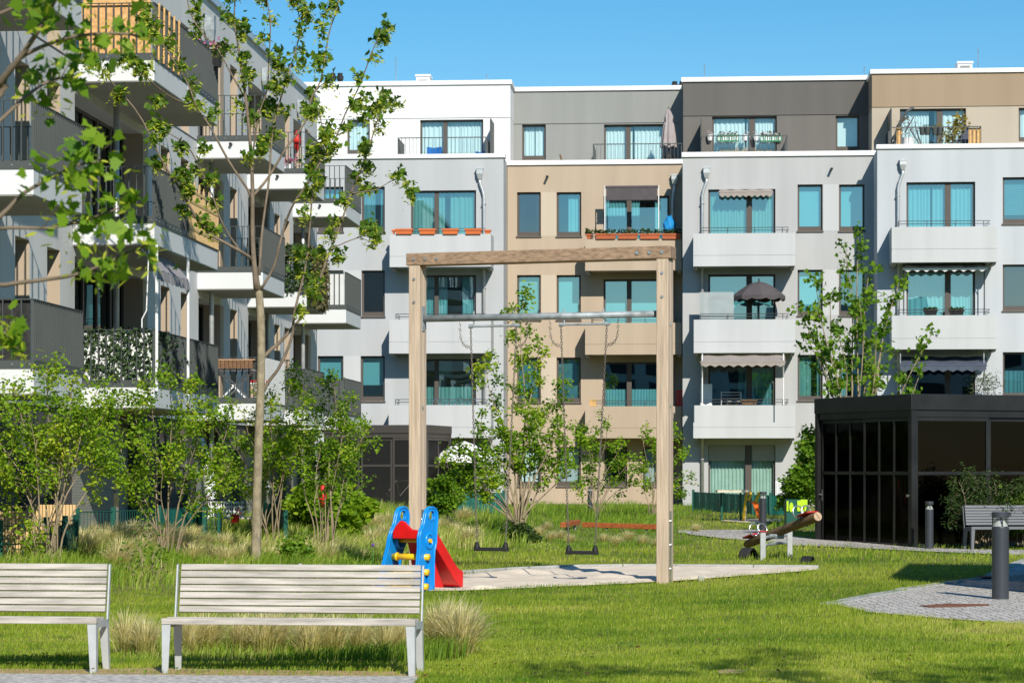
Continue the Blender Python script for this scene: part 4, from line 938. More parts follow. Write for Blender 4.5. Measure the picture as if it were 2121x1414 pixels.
    # flowers on top bays
    for c_, z, lab, mt in ((1, z3, 'dark pot of pink flowers on the top balcony rail of the second bay', 'flower_pink'), (3, z3, 'white pot of red flowers in the top balcony of the fourth bay', 'flower_pink')):
        p, q = colspan(c_)
        cc = F.P(q-.35, z+.95, PR+.02) if c_ == 1 else F.P(p+.35, z+.15, .9)
        T = thing('flower_pot', lab, 'flower pot', cc); bm = NEW(); lathe(bm, [(.12, -.25), (.17, .05), (.18, .08)], 14, cc); obj('pot', bm, 'plastic_black' if c_ == 1 else 'plastic_white', T)
        leaves('flowers', nrg, np.array(cc)+nrg.normal(size=(90, 3))*[.14, .14, .06]+[0, 0, .16], .07, 'oval', mt, T, .2)
        leaves('foliage', nrg, np.array(cc)+nrg.normal(size=(60, 3))*[.14, .14, .06]+[0, 0, .12], .08, 'oval', 'leaf_dark', T, .2)
    p, q = colspan(3); cc = F.P(p+.4, z3+.78, 1.15); bm = NEW(); lathe(bm, [(.02, -.22), (.1, 0), (.11, .05), (.05, .2), (.02, .28)], 12, cc); tag(obj('watering_can', bm, 'plastic_red', None), 'red hanging ornament in the top balcony of the fourth bay', 'ornament')
wing_items()
# ------------------------------------------------------------------ swing
def swing():
    dl, dr = 38.3, 37.05
    A = at(865, 972, dl); B = at(1377, 972, dr); A.z = B.z = 0
    d = (B-A).normalized(); nrm = Vector((d.y, -d.x, 0))            # nrm faces the viewer
    F = Frame(A, d, nrm); L = (B-A).length; H = 4.76; D_ = .15
    T = thing('playground_swing', 'tall weathered timber swing frame with galvanised crossbar over the sandpit', 'swing frame', (A+B)/2)
    for u in (0, L):
        bm = NEW()
        for k in (-1, 1): fbox(bm, F, u-.09, u+.09, -.3, H-.002, k*.076-.073, k*.076+.073)
        p = obj('post', bm, 'post_wood', T, bevel=.012)
        bm = NEW()
        for z in (4.55, 4.2): tube(bm, [F.P(u, z, D_), F.P(u, z, D_+.014)], .022, 8)
        for z in (2.6, 3.8): tube(bm, [F.P(u+.09, z, .03), F.P(u+.102, z, .03)], .026, 8)
        fbox(bm, F, u+.0905, u+.098, -.1, 1.05, -.02, .10)
        for z in (.2, .55, .9): tube(bm, [F.P(u+.098, z, .04), F.P(u+.115, z, .04)], .022, 8)
        obj('bolt', bm, 'steel', p)
    bm = NEW(); fbox(bm, F, -.13, L+.13, H, H+.185, -D_-.01, D_+.01); b = obj('beam', bm, 'beam_wood', T, bevel=.012)
    bm = NEW()
    for u in (0, .18, .37, L, L-.19, L-.38): tube(bm, [F.P(u, H+.09, D_+.01), F.P(u, H+.09, D_+.025)], .024, 8)
    obj('bolt', bm, 'steel', b)
    zc = 3.955; bm = NEW(); tube(bm, [F.P(.09, zc, 0), F.P(L-.09, zc, 0)], .052, 14); c = obj('crossbar', bm, 'galv', T, smooth=True)
    bm = NEW()
    for u, s in ((.091, 1), (L-.091, -1)): fbox(bm, F, min(u, u+.012*s), max(u, u+.012*s), zc-.19, zc+.19, -.06, .06)
    for x in (968, 1080, 1160, 1275): pass
    obj('flange', bm, 'galv', c, bevel=.004)
    def pu(x, y):                                                    # place a photo point on the swing's own plane
        return F.uv(x, y, 0)
    for (xl, xr, sl, sr, sy, lab, yb) in ((975, 1070, 988, 1047, 1133, 'left swing with black rubber seat hanging on chains', 672), (1162, 1257, 1178, 1233, 1140, 'right swing with black rubber seat hanging slightly lower on chains', 666)):
        ul, zl = pu(xl, yb); ur, zr = pu(xr, yb); zl = zr = zc-.13
        bm = NEW(); tube(bm, [F.P(ul-.03, zl, 0), F.P(ur+.05, zr, 0)], .018, 8)
        for u in (ul, ur): tube(bm, [F.P(u-.03, zl, 0), F.P(u+.03, zl, 0)], .032, 8); tube(bm, [F.P(u+.05*(1 if u == ul else -1), zl, 0), F.P(u+.05*(1 if u == ul else -1), zc-.05, 0)], .012, 6); tube(bm, [F.P(u+.05*(1 if u == ul else -1), zc+.05, 0), F.P(u+.05*(1 if u == ul else -1), zc+.10, 0)], .012, 6)
        obj('swivel_bar', bm, 'galv', c)
        su, sz = pu(sl, sy); eu, _ = pu(sr, sy)
        S = thing('swing', lab, 'swing', F.P((su+eu)/2, sz, 0), 'swings on the timber frame')
        bm = NEW(); fbox(bm, F, su-.02, eu+.02, sz-.05, sz, -.09, .09)
        for u in (su, eu): lathe(bm, [(.055, sz-.055), (.05, sz), (.032, sz+.06), (.02, sz+.085)], 10, F.P(u, 0, 0))
        obj('seat', bm, 'rubber', S, bevel=.012)
        for (u0, u1, sgn) in ((ul, su, -1), (ur, eu, 1)):
            bm = NEW(); p0, p1 = F.P(u0, zl-.03, 0), F.P(u1, sz+.08, 0); n = int((p1-p0).length/.045); ax = (p1-p0).normalized()
            def link(q, axis, i):
                s = F.u if i % 2 else F.n
                s = (s-axis*s.dot(axis)).normalized()
                ring = [q+axis*(.031*math.cos(t))+s*(.0135*math.sin(t)) for t in [2*math.pi*k/8 for k in range(8)]]
                tube(bm, ring+[ring[0]], .0048, 4, False)
            for i in range(n): link(p0+(p1-p0)*((i+.5)/n), ax, i)
            # slack safety loop from the crossbar
            e0 = F.P(u0+sgn*.17, zc-.06, 0); e1 = F.P(u0, zl-.32, 0); m = 9
            for i in range(m):
                k = (i+.5)/m; q = e0+(e1-e0)*k+F.u*sgn*.06*math.sin(k*math.pi)-Vector((0, 0, .10*math.sin(k*math.pi))); link(q, (e1-e0).normalized(), i)
            obj('chain', bm, 'chain', S)
    return F
SWF = swing()

# ------------------------------------------------------------------ toddler slide: blue ladder sides, red chute, yellow rungs
def toy_slide():
    o = at(882, 972, 34.3); o.z = 0
    g = R(31); Dv = Vector((math.sin(g), math.cos(g), 0)); Rv = Vector((math.cos(g), -math.sin(g), 0)); Z = Vector((0, 0, 1))
    T = thing('toddler_slide', 'plastic toddler slide with blue sides, red chute and yellow rungs', 'slide', o)
    P = lambda t, r, z: o+Dv*t+Rv*r+Z*z
    px = lambda x, y: ((x-468)/5.05/(151.6*math.sin(g)), (1325-y)/5.05/151.6)
    left = [(370, 1325), (372, 1200), (378, 1090), (388, 960), (396, 860), (394, 790), (398, 740), (410, 690), (428, 655), (440, 615), (447, 575), (453, 540), (462, 500), (480, 468)]
    top = [(500, 455), (522, 450), (545, 455), (562, 472)]
    right = [(573, 500), (578, 545), (578, 590), (572, 650), (568, 700), (566, 760), (566, 810), (558, 860), (547, 905), (542, 1000), (541, 1100), (540, 1200), (540, 1325)]
    out = [px(*p) for p in left+top+right]
    hole = [px(*p) for p in ((488, 575), (484, 540), (490, 505), (505, 485), (525, 482), (540, 500), (543, 540), (541, 580), (515, 590))]
    def panel(r, thick=.028):
        bm = NEW(); n = len(out)
        me_v = []
        import mathutils
        co = [Vector((t, z, 0)) for t, z in out]; ho = [Vector((t, z, 0)) for t, z in hole]
        tri = mathutils.geometry.tessellate_polygon([co, ho]); allp = out+hole
        sp = lambda z: (-.20*max(0, .80-z) if r < -.1 else 0); fr = [bm.verts.new(P(t, r+sp(z)+thick/2, z)) for t, z in allp]; bk = [bm.verts.new(P(t, r+sp(z)-thick/2, z)) for t, z in allp]
        for a, b, c in tri:
            bm.faces.new((fr[a], fr[b], fr[c])); bm.faces.new((bk[c], bk[b], bk[a]))
        for base, m in ((0, n), (n, len(hole))):
            for i in range(m): j = (i+1) % m; bm.faces.new((fr[base+i], fr[base+j], bk[base+j], bk[base+i]))
        return bm
    rr_ = lambda r, z: r-(.20*max(0, .80-z) if r < -.1 else 0)
    for r in (0, -.47):
        s = obj('side_panel', panel(r), 'toy_blue', T, bevel=.014)
        # raised rim running round the outline, and a dished boss
        bm = NEW()
        for sd in (.016, -.016):
            tube(bm, [P(t*.96, rr_(r, z)+sd, z) for t, z in out], .015, 8)
            tube(bm, [P(t, rr_(r, z)+sd, z) for t, z in hole+hole[:1]], .009, 8)
        t0, z0 = px(492, 800)
        for sd in (.017, -.017): tube(bm, [P(t0+.085*math.cos(k*2*math.pi/16), r+sd, z0+.10*math.sin(k*2*math.pi/16)) for k in range(17)], .02, 6)
        tube(bm, [P(*[px(470, 1290)[0]], r+.03, px(470, 1290)[1]), P(px(478, 1050)[0], r+.03, px(478, 1050)[1])], .02, 6)
        obj('rim', bm, 'toy_blue', s, smooth=True)
    for (x, y) in ((470, 968), (462, 1125), (455, 1275)):
        t, z = px(x, y); bm = NEW(); tube(bm, [P(t-.03, .07, z), P(t-.03, -.50-.2*max(0, .8-z), z)], .043, 12); tube(bm, [P(t-.03, -.44, z), P(t-.03, -.47, z)], .058, 12); obj('rung', bm, 'toy_yellow', T, smooth=True)
    t, z = px(495, 800); bm = NEW(); tube(bm, [P(t, .045, z), P(t, -.51, z)], .03, 10); obj('axle', bm, 'toy_yellow', T)
    # chute: U-shaped trough sweeping down
    path = [(-.14, .79), (-.04, .785), (.08, .775), (.25, .68), (.45, .50), (.65, .31), (.80, .16), (.90, .09), (1.0, .06)]
    prof = [(-.255, .17), (-.235, .185), (-.215, .17), (-.205, .02), (-.15, 0), (.15, 0), (.205, .02), (.215, .17), (.235, .185), (.255, .17), (.25, -.05), (.15, -.05), (-.15, -.05), (-.25, -.05)]
    bm = NEW(); rings = []
    for i, (t, z) in enumerate(path):
        k = .05 if i == 0 else (.15 if i == 1 else (.55 if i == 2 else 1))
        rings.append([bm.verts.new(P(t, -.235+r*.84, z+max(h, 0)*k+min(h, 0))) for r, h in prof])
    for r0, r1 in zip(rings, rings[1:]):
        for i in range(len(prof)): j = (i+1) % len(prof); bm.faces.new((r0[i], r0[j], r1[j], r1[i]))
    bm.faces.new(rings[0]); bm.faces.new(rings[-1][::-1]); ch = obj('chute', bm, 'toy_red', T, bevel=.006); ch.data.shade_smooth()
    sb = ch.modifiers.new('sub', 'SUBSURF'); sb.levels = sb.render_levels = 1
    # red arched lip facing the ladder and the strut below the chute
    bm = NEW(); ext_poly(bm, [P(-.15, -.235+x*.9, .775+y) for x, y in ((-.235, -.06), (.235, -.06), (.235, .06), (.1, .07), (-.02, .17), (-.10, .19), (-.18, .12), (-.235, .04))], Dv*.05); obj('lip', bm, 'toy_red', T, bevel=.015)
    bm = NEW(); ext_poly(bm, [P(t, -.375, z) for t, z in ((.1, .72), (.2, .68), (.62, .02), (.3, .02))], Rv*.28); obj('strut', bm, 'toy_red', T, bevel=.015)
toy_slide()

# ------------------------------------------------------------------ benches
def bench(label, L=2.09, wood='bench_wood', steel='bench_steel', group='slatted park benches'):
    T = thing('park_bench', label, 'bench', (0, 0, 0), group); h = L/2
    # back: seven boards following a gently reclining curve
    prof = [(.40+.012*i, .505+.0575*i) for i in range(7)]
    bm = NEW()
    for i, (y, z) in enumerate(prof):
        M = Matrix.Translation((0, y, z)) @ Matrix.Rotation(R(-12), 4, 'X'); box(bm, -h+.045, h-.03, -.014, .03, -.0245, .0245, M)
    obj('backrest', bm, wood, T, bevel=.004)
    bm = NEW()
    for i in range(6): y = .075+i*.056; box(bm, -h+.03, h-.03, y-.024, y+.024, .432-.0035*i, .458-.0035*i)
    box(bm, -h, h, -.012, .046, .404, .452)
    obj('seat', bm, wood, T, bevel=.004)
    for s in (-1, 1):
        x0, x1 = (-h+.005, -h+.017) if s < 0 else (h-.017, h-.005)
        # flat-steel side: seat rail, back stile, both legs
        bm = NEW()
        def plate(pts, xa=x0, xb=x1): ext_poly(bm, [Vector((xa, y, z)) for y, z in pts], Vector((xb-xa, 0, 0)))
        plate([(-.0, .375), (.38, .36), (.40, .42), (.0, .43)]); plate([(.375, .36), (.425, .36), (.505, .872), (.488, .874), (.470, .868)])
        f = obj('side_frame', bm, steel, T)
        for (ya, yb, yt0, yt1, nm) in ((-.005, .055, -.01, .075, 'front_leg'), (.42, .47, .36, .43, 'rear_leg')):
            bm = NEW(); i = -1 if s > 0 else 1
            vs = []
            wt, wb = .072, .05
            for (z, a, b, w_) in ((0, ya, yb, wb), (.40, yt0, yt1, wt)):
                xo = (-h+.004) if s < 0 else (h-.004)
                vs.append([(xo, a, z), (xo+i*w_, a, z), (xo+i*w_, a+.012, z), (xo+i*.012, a+.012, z), (xo+i*.012, b, z), (xo, b, z)])
            lo = [bm.verts.new(v) for v in vs[0]]; hi = [bm.verts.new(v) for v in vs[1]]; n = 6
            bm.faces.new(lo); bm.faces.new(hi[::-1])
            for k in range(n): bm.faces.new((lo[k], lo[(k+1) % n], hi[(k+1) % n], hi[k]))
            obj(nm, bm, steel, T)
    bm = NEW()
    for i in range(6): y, z = prof[i]; box(bm, -.012, .012, y+.034, y+.045, z-.03, z+.09, Matrix.Identity(4))
    obj('back_brace', bm, steel, T)
    return T
b0 = bench('pale weathered slatted bench standing whole on the gravel edge in front', 2.09)
p = ground_at(334, 1395); b0_loc = Vector((p.x+1.045*math.cos(R(-7)), p.y-1.045*math.sin(R(7))+.02, 0)); b0.location = b0_loc; b0.rotation_euler = (0, 0, R(-7))
p = ground_at(199, 1394); dup(b0, 'pale weathered slatted bench cut off by the left edge of the view', (p.x-1.04*math.cos(R(-5)), p.y+1.04*math.sin(R(5)), 0), R(-5))
p = ground_at(2003, 1137); b2 = bench('dark grey slatted bench beside the bush at the black shelter', 2.0, 'bench_grey', 'bench_grey'); b2.location = (p.x+.97, p.y-.25, p.z); b2.rotation_euler = (0, 0, R(7)); b2.scale = (.96, 1.25, 1)

# ------------------------------------------------------------------ bollard lamps
def bollard():
    T = thing('bollard_lamp', 'tall dark grey bollard lamp in front on the paved path', 'bollard lamp', (0, 0, 0), 'bollard lamps along the paths')
    bm = NEW(); lathe(bm, [(.108, -.05), (.108, .915), (.104, .925), (.085, .93)], 28); obj('post', bm, 'bollard', T, smooth=False)
    bm = NEW(); lathe(bm, [(.098, .93), (.045, 1.02), (.04, 1.03)], 24); obj('reflector', bm, 'bollard_cone', T)
    bm = NEW(); lathe(bm, [(.10, .931), (.10, 1.039)], 24); obj('glass', bm, 'bollard_glass', T)
    bm = NEW(); lathe(bm, [(.106, 1.04), (.109, 1.05), (.109, 1.105), (.104, 1.112)], 28); obj('cap', bm, 'bollard', T)
    bm = NEW()
    for k in range(3): A = .6+k*2.09; tube(bm, [(.1*math.cos(A), .1*math.sin(A), .92), (.1*math.cos(A), .1*math.sin(A), 1.045)], .008, 5)
    obj('strut', bm, 'bollard', T)
    return T
bo = bollard(); p = ground_at(2072, 1241); bo.location = p; k = (1241-1060)/F_PX*p.y/1.11; bo.scale = (k, k, k)
for x, yt, yb, wd, lab in ((1925, 1038, 1136, 17.3, 'dark grey bollard lamp against the corner of the black shelter'), (1580.5, 1018, 1098, 15, 'dark grey bollard lamp behind the seesaw log'), (1222, 1008, 1056, 10, 'small far bollard lamp before the tan house wall')):
    p = ground_at(x, yb); s = (yb-yt)/F_PX*p.y/1.11; sw = wd/F_PX*p.y/.217; dup(bo, lab, p, None, (sw, sw, s))

# ------------------------------------------------------------------ seesaw and tyres
def seesaw():
    dA, dB = 48.0, 45.4
    A = at(1546, 1127, dA); B = at(1694, 1069, dB); g = ground_at(1605, 1153); ax = (B-A).normalized(); mid = (A+B)/2
    T = thing('seesaw', 'log seesaw with red seats tipped down to the left', 'seesaw', g)
    bm = NEW(); pts = [A+(B-A)*k for k in (0, .02, .25, .5, .75, .99, 1)]; tube(bm, pts, [.060, .078, .082, .085, .085, .086, .08], 18)
    lg = obj('log', bm, 'log_wood', T, smooth=True)
    bm = NEW(); tube(bm, [B-ax*.002, B+ax*.004], .079, 18); 
    obj('cut_end', bm, 'log_end', lg)
    bm = NEW(); sd = ax.cross(Vector((0, 0, 1))).normalized()
    q0, q1 = B+ax*.0045, B+ax*.008; up = sd.cross(ax); dd = (sd+up*1.3).normalized(); e = ax.cross(dd)
    ext_poly(bm, [q0+dd*.07+e*.004, q0-dd*.05+e*.004, q0-dd*.05-e*.004, q0+dd*.07-e*.004], ax*.003); obj('crack', bm, 'mat_dark', lg)
    for k in (.10, .87):
        c = A+(B-A)*k; bm = NEW()
        vs = [c+ax*t+sd*s+up*(.075+.02) for t, s in ((-.2, -.12), (.2, -.12), (.25, 0), (.2, .12), (-.2, .12))]; ext_poly(bm, vs, up*.035); obj('seat', bm, 'seat_red', T, bevel=.01)
    for k in (.185, .80):
        c = A+(B-A)*k; bm = NEW()
        for s in (-.085, .085): tube(bm, [c+sd*s+up*(.07+.12-.12*math.cos(t))+sd*(.10*math.sin(t))*(1 if s > 0 else -1)+ax*.0 for t in [2*math.pi*i/14 for i in range(15)]], .013, 6)
        obj('handle', bm, 'steel', T, smooth=True)
    perp = Vector((ax.x, ax.y, 0)).normalized(); perp = Vector((-perp.y, perp.x, 0)); m = ground_at(1580, 1157); n2 = ground_at(1635.5, 1151)
    q = m+(n2-m)*.5; ppos = []
    for c in (m, n2):
        bm = NEW(); box(bm, c.x-.05, c.x+.05, c.y-.05, c.y+.05, -.1, .51); obj('post', bm, 'galv_bright', T, bevel=.006)
        bm = NEW(); box(bm, c.x-.075, c.x+.075, c.y-.07, c.y+.07, .512, .535); obj('post_cap', bm, 'seat_red', T, bevel=.006)
    bm = NEW(); tube(bm, [m+Vector((.05, 0, .26)), n2+Vector((-.05, 0, .26))], .025, 8); tube(bm, [m+Vector((.05, 0, .40)), n2+Vector((-.05, 0, .40))], .03, 8)
    obj('axle', bm, 'galv', T)
    bm = NEW(); box(bm, q.x-.14, q.x+.14, q.y-.09, q.y+.09, .37, .46); obj('bearing', bm, 'galv', T, bevel=.02)
    # two buried tyres below its ends
    def tyre(c, r, label, rot, sq=1.):
        bm = NEW(); rings = []
        for i in range(33):
            A_ = math.pi*i/32; ring = []
            for k, (rr, yy) in enumerate(((.72, -.3), (.86, -.36), (.97, -.34), (1, -.27), (1, -.12), (.985, -.1), (.985, -.06), (1, -.04), (1, .04), (.985, .06), (.985, .1), (1, .12), (1, .27), (.97, .34), (.86, .36), (.72, .3))):
                v = Vector((rr*r*math.cos(A_), yy*r*1.15, rr*r*math.sin(A_)*sq-.02)); v.rotate(Matrix.Rotation(rot, 3, 'Z')); ring.append(bm.verts.new(c+v))
            rings.append(ring)
        for a, b in zip(rings, rings[1:]):
            for k in range(15): bm.faces.new((a[k], a[k+1], b[k+1], b[k]))
        o_ = obj('tyre', bm, 'tyre', None, smooth=True); m_ = o_.modifiers.new('thick', 'SOLIDIFY'); m_.thickness = .02
        tag(o_, label, 'tyre', 'half buried tyres')
    tyre(ground_at(1550, 1155)+Vector((0, .05, 0)), .25, 'half buried tyre under the lowered left end of the log', R(62), .85)
    tyre(ground_at(1673, 1163), .23, 'half buried tyre lying alone in the grass right of the seesaw posts', R(72), .55)
seesaw()

# ------------------------------------------------------------------ rusty-red balance beams
for x0, x1, y0, y1, d0, d1, lab in ((1166, 1197, 1089, 1083, 60.5, 62, 'short rust red balance beam left of the longer one'), (1208, 1372, 1088.5, 1093.5, 61, 59.8, 'long rust red balance beam passing behind the right swing')):
    A, B = at(x0, y0, d0), at(x1, y1, d1); T = thing('balance_beam', lab, 'balance beam', (A.x, A.y, float(gz(A.y, A.x))), 'rust red balance beams')
    A.z += .03; B.z += .03; d = (B-A).normalized(); s = Vector((-d.y, d.x, 0)).normalized()*.07; bm = NEW(); ext_poly(bm, [A-s+Vector((0, 0, -.06)), A+s+Vector((0, 0, -.06)), A+s+Vector((0, 0, .06)), A-s+Vector((0, 0, .06))], B-A); obj('beam', bm, 'beam_red', T, bevel=.01)
    for k in ((.3, .8) if (B-A).length > 1 else (.6,)):
        c = A+(B-A)*k; bm = NEW(); tube(bm, [(c.x, c.y, float(gz(c.y, c.x))-.1), (c.x, c.y, c.z-.06)], .03, 6); obj('leg', bm, 'galv', T)

# ------------------------------------------------------------------ bicycle shelters
def shelter(label, left, corner, rightx, ztop, frame, glass, cols, lcols, fascia=.30, midz=1.5, doors=True, rdir=None):
    """glazed bicycle box: corner points on the ground, one long face running away, one face towards us"""
    Lp, Cp = Vector(left), Vector(corner); base = min(Lp.z, Cp.z)
    dl = Vector((Lp.x-Cp.x, Lp.y-Cp.y, 0)); wl = dl.length; dl.normalize()
    dr = Vector(rdir) if rdir else Vector((dl.y, -dl.x, 0)); dr.normalize(); wr = rightx
    T = thing('bicycle_shelter', label, 'bicycle shelter', Cp)
    A = Frame((Cp.x, Cp.y, 0), dr, -Vector((dl.x, dl.y, 0)).normalized()); nA = Vector((dr.y, -dr.x, 0)); A.n = nA
    Bf = Frame((Cp.x, Cp.y, 0), dl, Vector((-dr.x, -dr.y, 0)))
    nB = Vector((-dl.y, dl.x, 0)); Bf.n = nB if nB.dot(Vector((0, 0, 0))-Cp) > 0 else -nB
    zb = base-.05; zf = ztop-fascia
    bm = NEW()
    # roof slab with deep fascia
    c4 = [Cp, Cp+dr*wr, Cp+dr*wr+dl*wl, Cp+dl*wl]; ov = .015
    pr = [Vector((q.x, q.y, zf)) for q in (Cp-dr*ov-dl*ov, Cp+dr*(wr+ov)-dl*ov, Cp+dr*(wr+ov)+dl*(wl+ov), Cp-dr*ov+dl*(wl+ov))]
    ext_poly(bm, pr, Vector((0, 0, fascia))); obj('roof', bm, frame, T, bevel=.012)
    bm = NEW(); t = .05
    for F, wd in ((A, wr), (Bf, wl)):
        for u in (0, wd-.11): fbox(bm, F, u, u+.11, zb, zf-.002, -.11, -.002)
        fbox(bm, F, .11, wd-.11, zb, zb+.12, -.08, -.02); fbox(bm, F, .11, wd-.11, zf-.14, zf-.002, -.08, -.02)
    # hidden rear faces
    obj('frame', bm, frame, T)
    for F, wd, cs, nm in ((A, wr, cols, 'front_panel'), (Bf, wl, lcols, 'sliding_door' if doors else 'side_panel')):
        n = sum(cs); u = .11; cw = (wd-.22)/len(cs)
        for gi, c in enumerate(cs):
            bm = NEW(); a, b = u, u+cw-.03; oo = -.045 if gi % 2 == 0 else -.10
            for k in range(c+1): x = a+(b-a-.06)*k/c; fbox(bm, F, x, x+.06, zb+.12, zf-.142, oo-.02, oo+.02)
            for z in (zb+.12, base+midz, zf-.22): fbox(bm, F, a+.06, b-.06, z, z+.07, oo-.018, oo+.018)
            pnl = obj(nm, bm, frame, T)
            bm = NEW(); quad(bm, F.P(a, zb+.12, oo), F.P(b, zb+.12, oo), F.P(b, zf-.15, oo), F.P(a, zf-.15, oo)); obj('pane', bm, glass, pnl)
            if doors and F is Bf:
                bm = NEW(); x = b-.05 if gi else a+.05
                if gi == len(cs)-1: fbox(bm, F, b-.055, b-.015, base+.98, base+1.22, oo+.02, oo+.03); tube(bm, [F.P(b-.035, base+1.12, oo+.03), F.P(b-.035, base+1.12, oo+.08), F.P(b-.15, base+1.12, oo+.08)], .012, 6)
                else: tube(bm, [F.P(a+.04, base+1.12, oo+.02), F.P(a+.04, base+1.12, oo+.06)], .035, 10)
                obj('handle', bm, 'steel', pnl)
            u += cw
    # rear walls and floor of the box
    bm = NEW(); q = [Cp+dl*wl, Cp+dl*wl+dr*wr, Cp+dr*wr]
    for a, b in zip(q, q[1:]): quad(bm, Vector((a.x, a.y, zb)), Vector((b.x, b.y, zb)), Vector((b.x, b.y, zf)), Vector((a.x, a.y, zf)))
    obj('rear_wall', bm, frame, T)
    return T, A, Bf
gl, gc = ground_at(1688, 1117), ground_at(1888, 1132)
SH, SA, SB = shelter('large black glazed bicycle shelter with sliding doors on the right', (gl.x, gl.y, 0), (gc.x, gc.y, 0), 5.6, 3.21, 'shelter_frame', 'shelter_glass', [1, 1, 1], [3, 3], .33, 1.55)
p0 = at(885, 972, 78.5); p1 = at(905, 972, 81.2)
shelter('smaller grey mesh bicycle shelter behind the left swing post', (p0.x-3.3, 79.4, .4), (p0.x, 78.6, .4), 2.9, 3.06, 'shelter_grey', 'shelter_mesh', [2], [1, 1, 1], .26, 1.35, False)
# a like shelter just outside the view, whose shadow falls on the lawn
shelter('black shelter standing outside the view that shades the lawn right of the seesaw', (8.3, 39.6, 0), (7.02, 33.6, 0), 5.0, 3.2, 'shelter_frame', 'shelter_mesh', [1, 1, 1], [3, 3], .33, 1.5, False)
# bicycles inside
def bicycle(c, ang, mat, label, s=1.):
    d = Vector((math.cos(ang), math.sin(ang), 0)); Z = Vector((0, 0, 1)); c = Vector(c)
    T = thing('bicycle', label, 'bicycle', c, 'bicycles in the shelters'); P = lambda x, z, y=0: c+d*x*s+Z*z*s+Vector((-d.y, d.x, 0))*y
    for x in (-.52, .52):
        bm = NEW(); tube(bm, [P(x+.33*math.cos(t), .33+.33*math.sin(t)) for t in [2*math.pi*k/24 for k in range(25)]], .018, 6, False)
        for k in range(8): t = k*math.pi/4; tube(bm, [P(x, .33), P(x+.31*math.cos(t), .33+.31*math.sin(t))], .003, 3)
        obj('wheel', bm, 'tyre', T)
    bm = NEW()
    for a, b in (((-.52, .33), (-.15, .82)), ((-.15, .82), (-.05, .30)), ((-.05, .30), (.38, .78)), ((-.15, .78), (.38, .82)), ((-.52, .33), (-.05, .30)), ((.36, .90), (.52, .33))): tube(bm, [P(*a), P(*b)], .02, 6)
    obj('frame', bm, mat, T)
    bm = NEW(); tube(bm, [P(.36, .9), P(.34, 1.02), P(.36, 1.03, .25)], .014, 6); tube(bm, [P(.34, 1.02), P(.36, 1.03, -.25)], .014, 6); obj('handlebar', bm, 'steel', T)
    bm = NEW(); tube(bm, [P(-.32, .92), P(-.18, .93), P(-.02, .91)], [.05, .07, .02], 8); obj('saddle', bm, 'rubber', T)
c = gc+Vector((0, 0, 0))
bicycle(SA.P(.9, .62, -1.9), R(70), 'plastic_red', 'red bicycle parked inside the black shelter behind its doors')
bicycle(SA.P(3.2, .3, -1.5), R(65), 'steel', 'silver bicycle parked deep inside the black shelter')
bicycle((p0.x-.9, 80.3, .5), R(20), 'steel', 'silver bicycle inside the smaller grey shelter')
bm = NEW(); pr_ = [(0, 0), (0, .75), (.12, .98), (.4, 1.08), (.7, 1.0), (.92, .8), (.98, .45), (.95, 0)]; a_ = [SA.P(.12+x*1.35, 1.52+z*.88, -.35) for x, z in pr_]
for k in range(len(a_)): tube(bm, [a_[k], a_[(k+1) % len(a_)]], .012, 5)
tube(bm, [SA.P(.12+.38, 1.55, -.34), SA.P(.12+.4, 2.3, -.34)], .012, 5); bm.faces.new([bm.verts.new(q) for q in a_])
tag(obj('rain_cover', bm, 'clear_sheet', None), 'clear plastic rain cover bulging behind the shelter front pane', 'rain cover')
bm = NEW(); fbox(bm, SA, .1, 5.5, 1.50, 1.54, -1.2, -.3)
for k in range(4): fbox(bm, SA, .2+k*1.6, .26+k*1.6, 0, 1.5, -.8, -.7)
tag(obj('bicycle_rack', bm, 'shelter_grey', None), 'grey two tier bicycle rack inside the black shelter', 'bicycle rack')

# ------------------------------------------------------------------ garden fences and bits and pieces
def fence(label, pxs, h, strips=(), net=False, grp='green garden fences', posth=.06):
    """green double-wire panels between square posts, some woven with opaque strips; pxs are ground points"""
    P_ = [Vector(p) for p in pxs]; T = thing('garden_fence', label, 'fence', P_[0], grp)
    for a, b in zip(P_, P_[1:]):
        pass
    for p in P_:
        bm = NEW(); box(bm, p.x-.04, p.x+.04, p.y-.03, p.y+.03, p.z-.1, p.z+h+posth); obj('post', bm, 'fence_green', T)
    bm = NEW(); bs = NEW()
    for i, (a, b) in enumerate(zip(P_, P_[1:])):
        L = (b-a).length; n = max(2, int(L/.10)); d = (b-a)/n
        for k in range(n+1): q = a+d*k; box(bm, q.x-.0045, q.x+.0045, q.y-.004, q.y+.004, q.z+.03, q.z+h)
        for z in (.05, h*.5, h-.02): tube(bm, [a+Vector((0, -.012, z)), b+Vector((0, -.012, z))], .008, 4)
        if i in strips:
            s = (b-a).cross(Vector((0, 0, 1))).normalized()*.006
            m = max(2, int(L/.22))
            for k in range(m): q0 = a+(b-a)*(k/m+.004); q1 = a+(b-a)*((k+1)/m-.004); ext_poly(bs, [q0+Vector((0, 0, .04)), q1+Vector((0, 0, .04)), q1+Vector((0, 0, h-.03)), q0+Vector((0, 0, h-.03))], s*(1+k % 2))
    obj('wire_panel', bm, 'fence_green', T)
    if strips: obj('privacy_strip', bs, 'fence_strip', T)
    else: bs.free()
def gp(x, Y): q = at(x, 972, Y); q.z = float(gz(Y, q.x))-.03; return q
fence('long green strip woven fence before the charcoal topped house', [gp(1436, 77), gp(1497, 75), gp(1560, 73), gp(1596, 72.5), gp(1655, 72)], .62, (0, 1, 2, 3))
fence('low green strip woven fence between the grey shelter and the centre shrub', [gp(905, 74), gp(975, 74), gp(1043, 74)], .66, (0, 1))
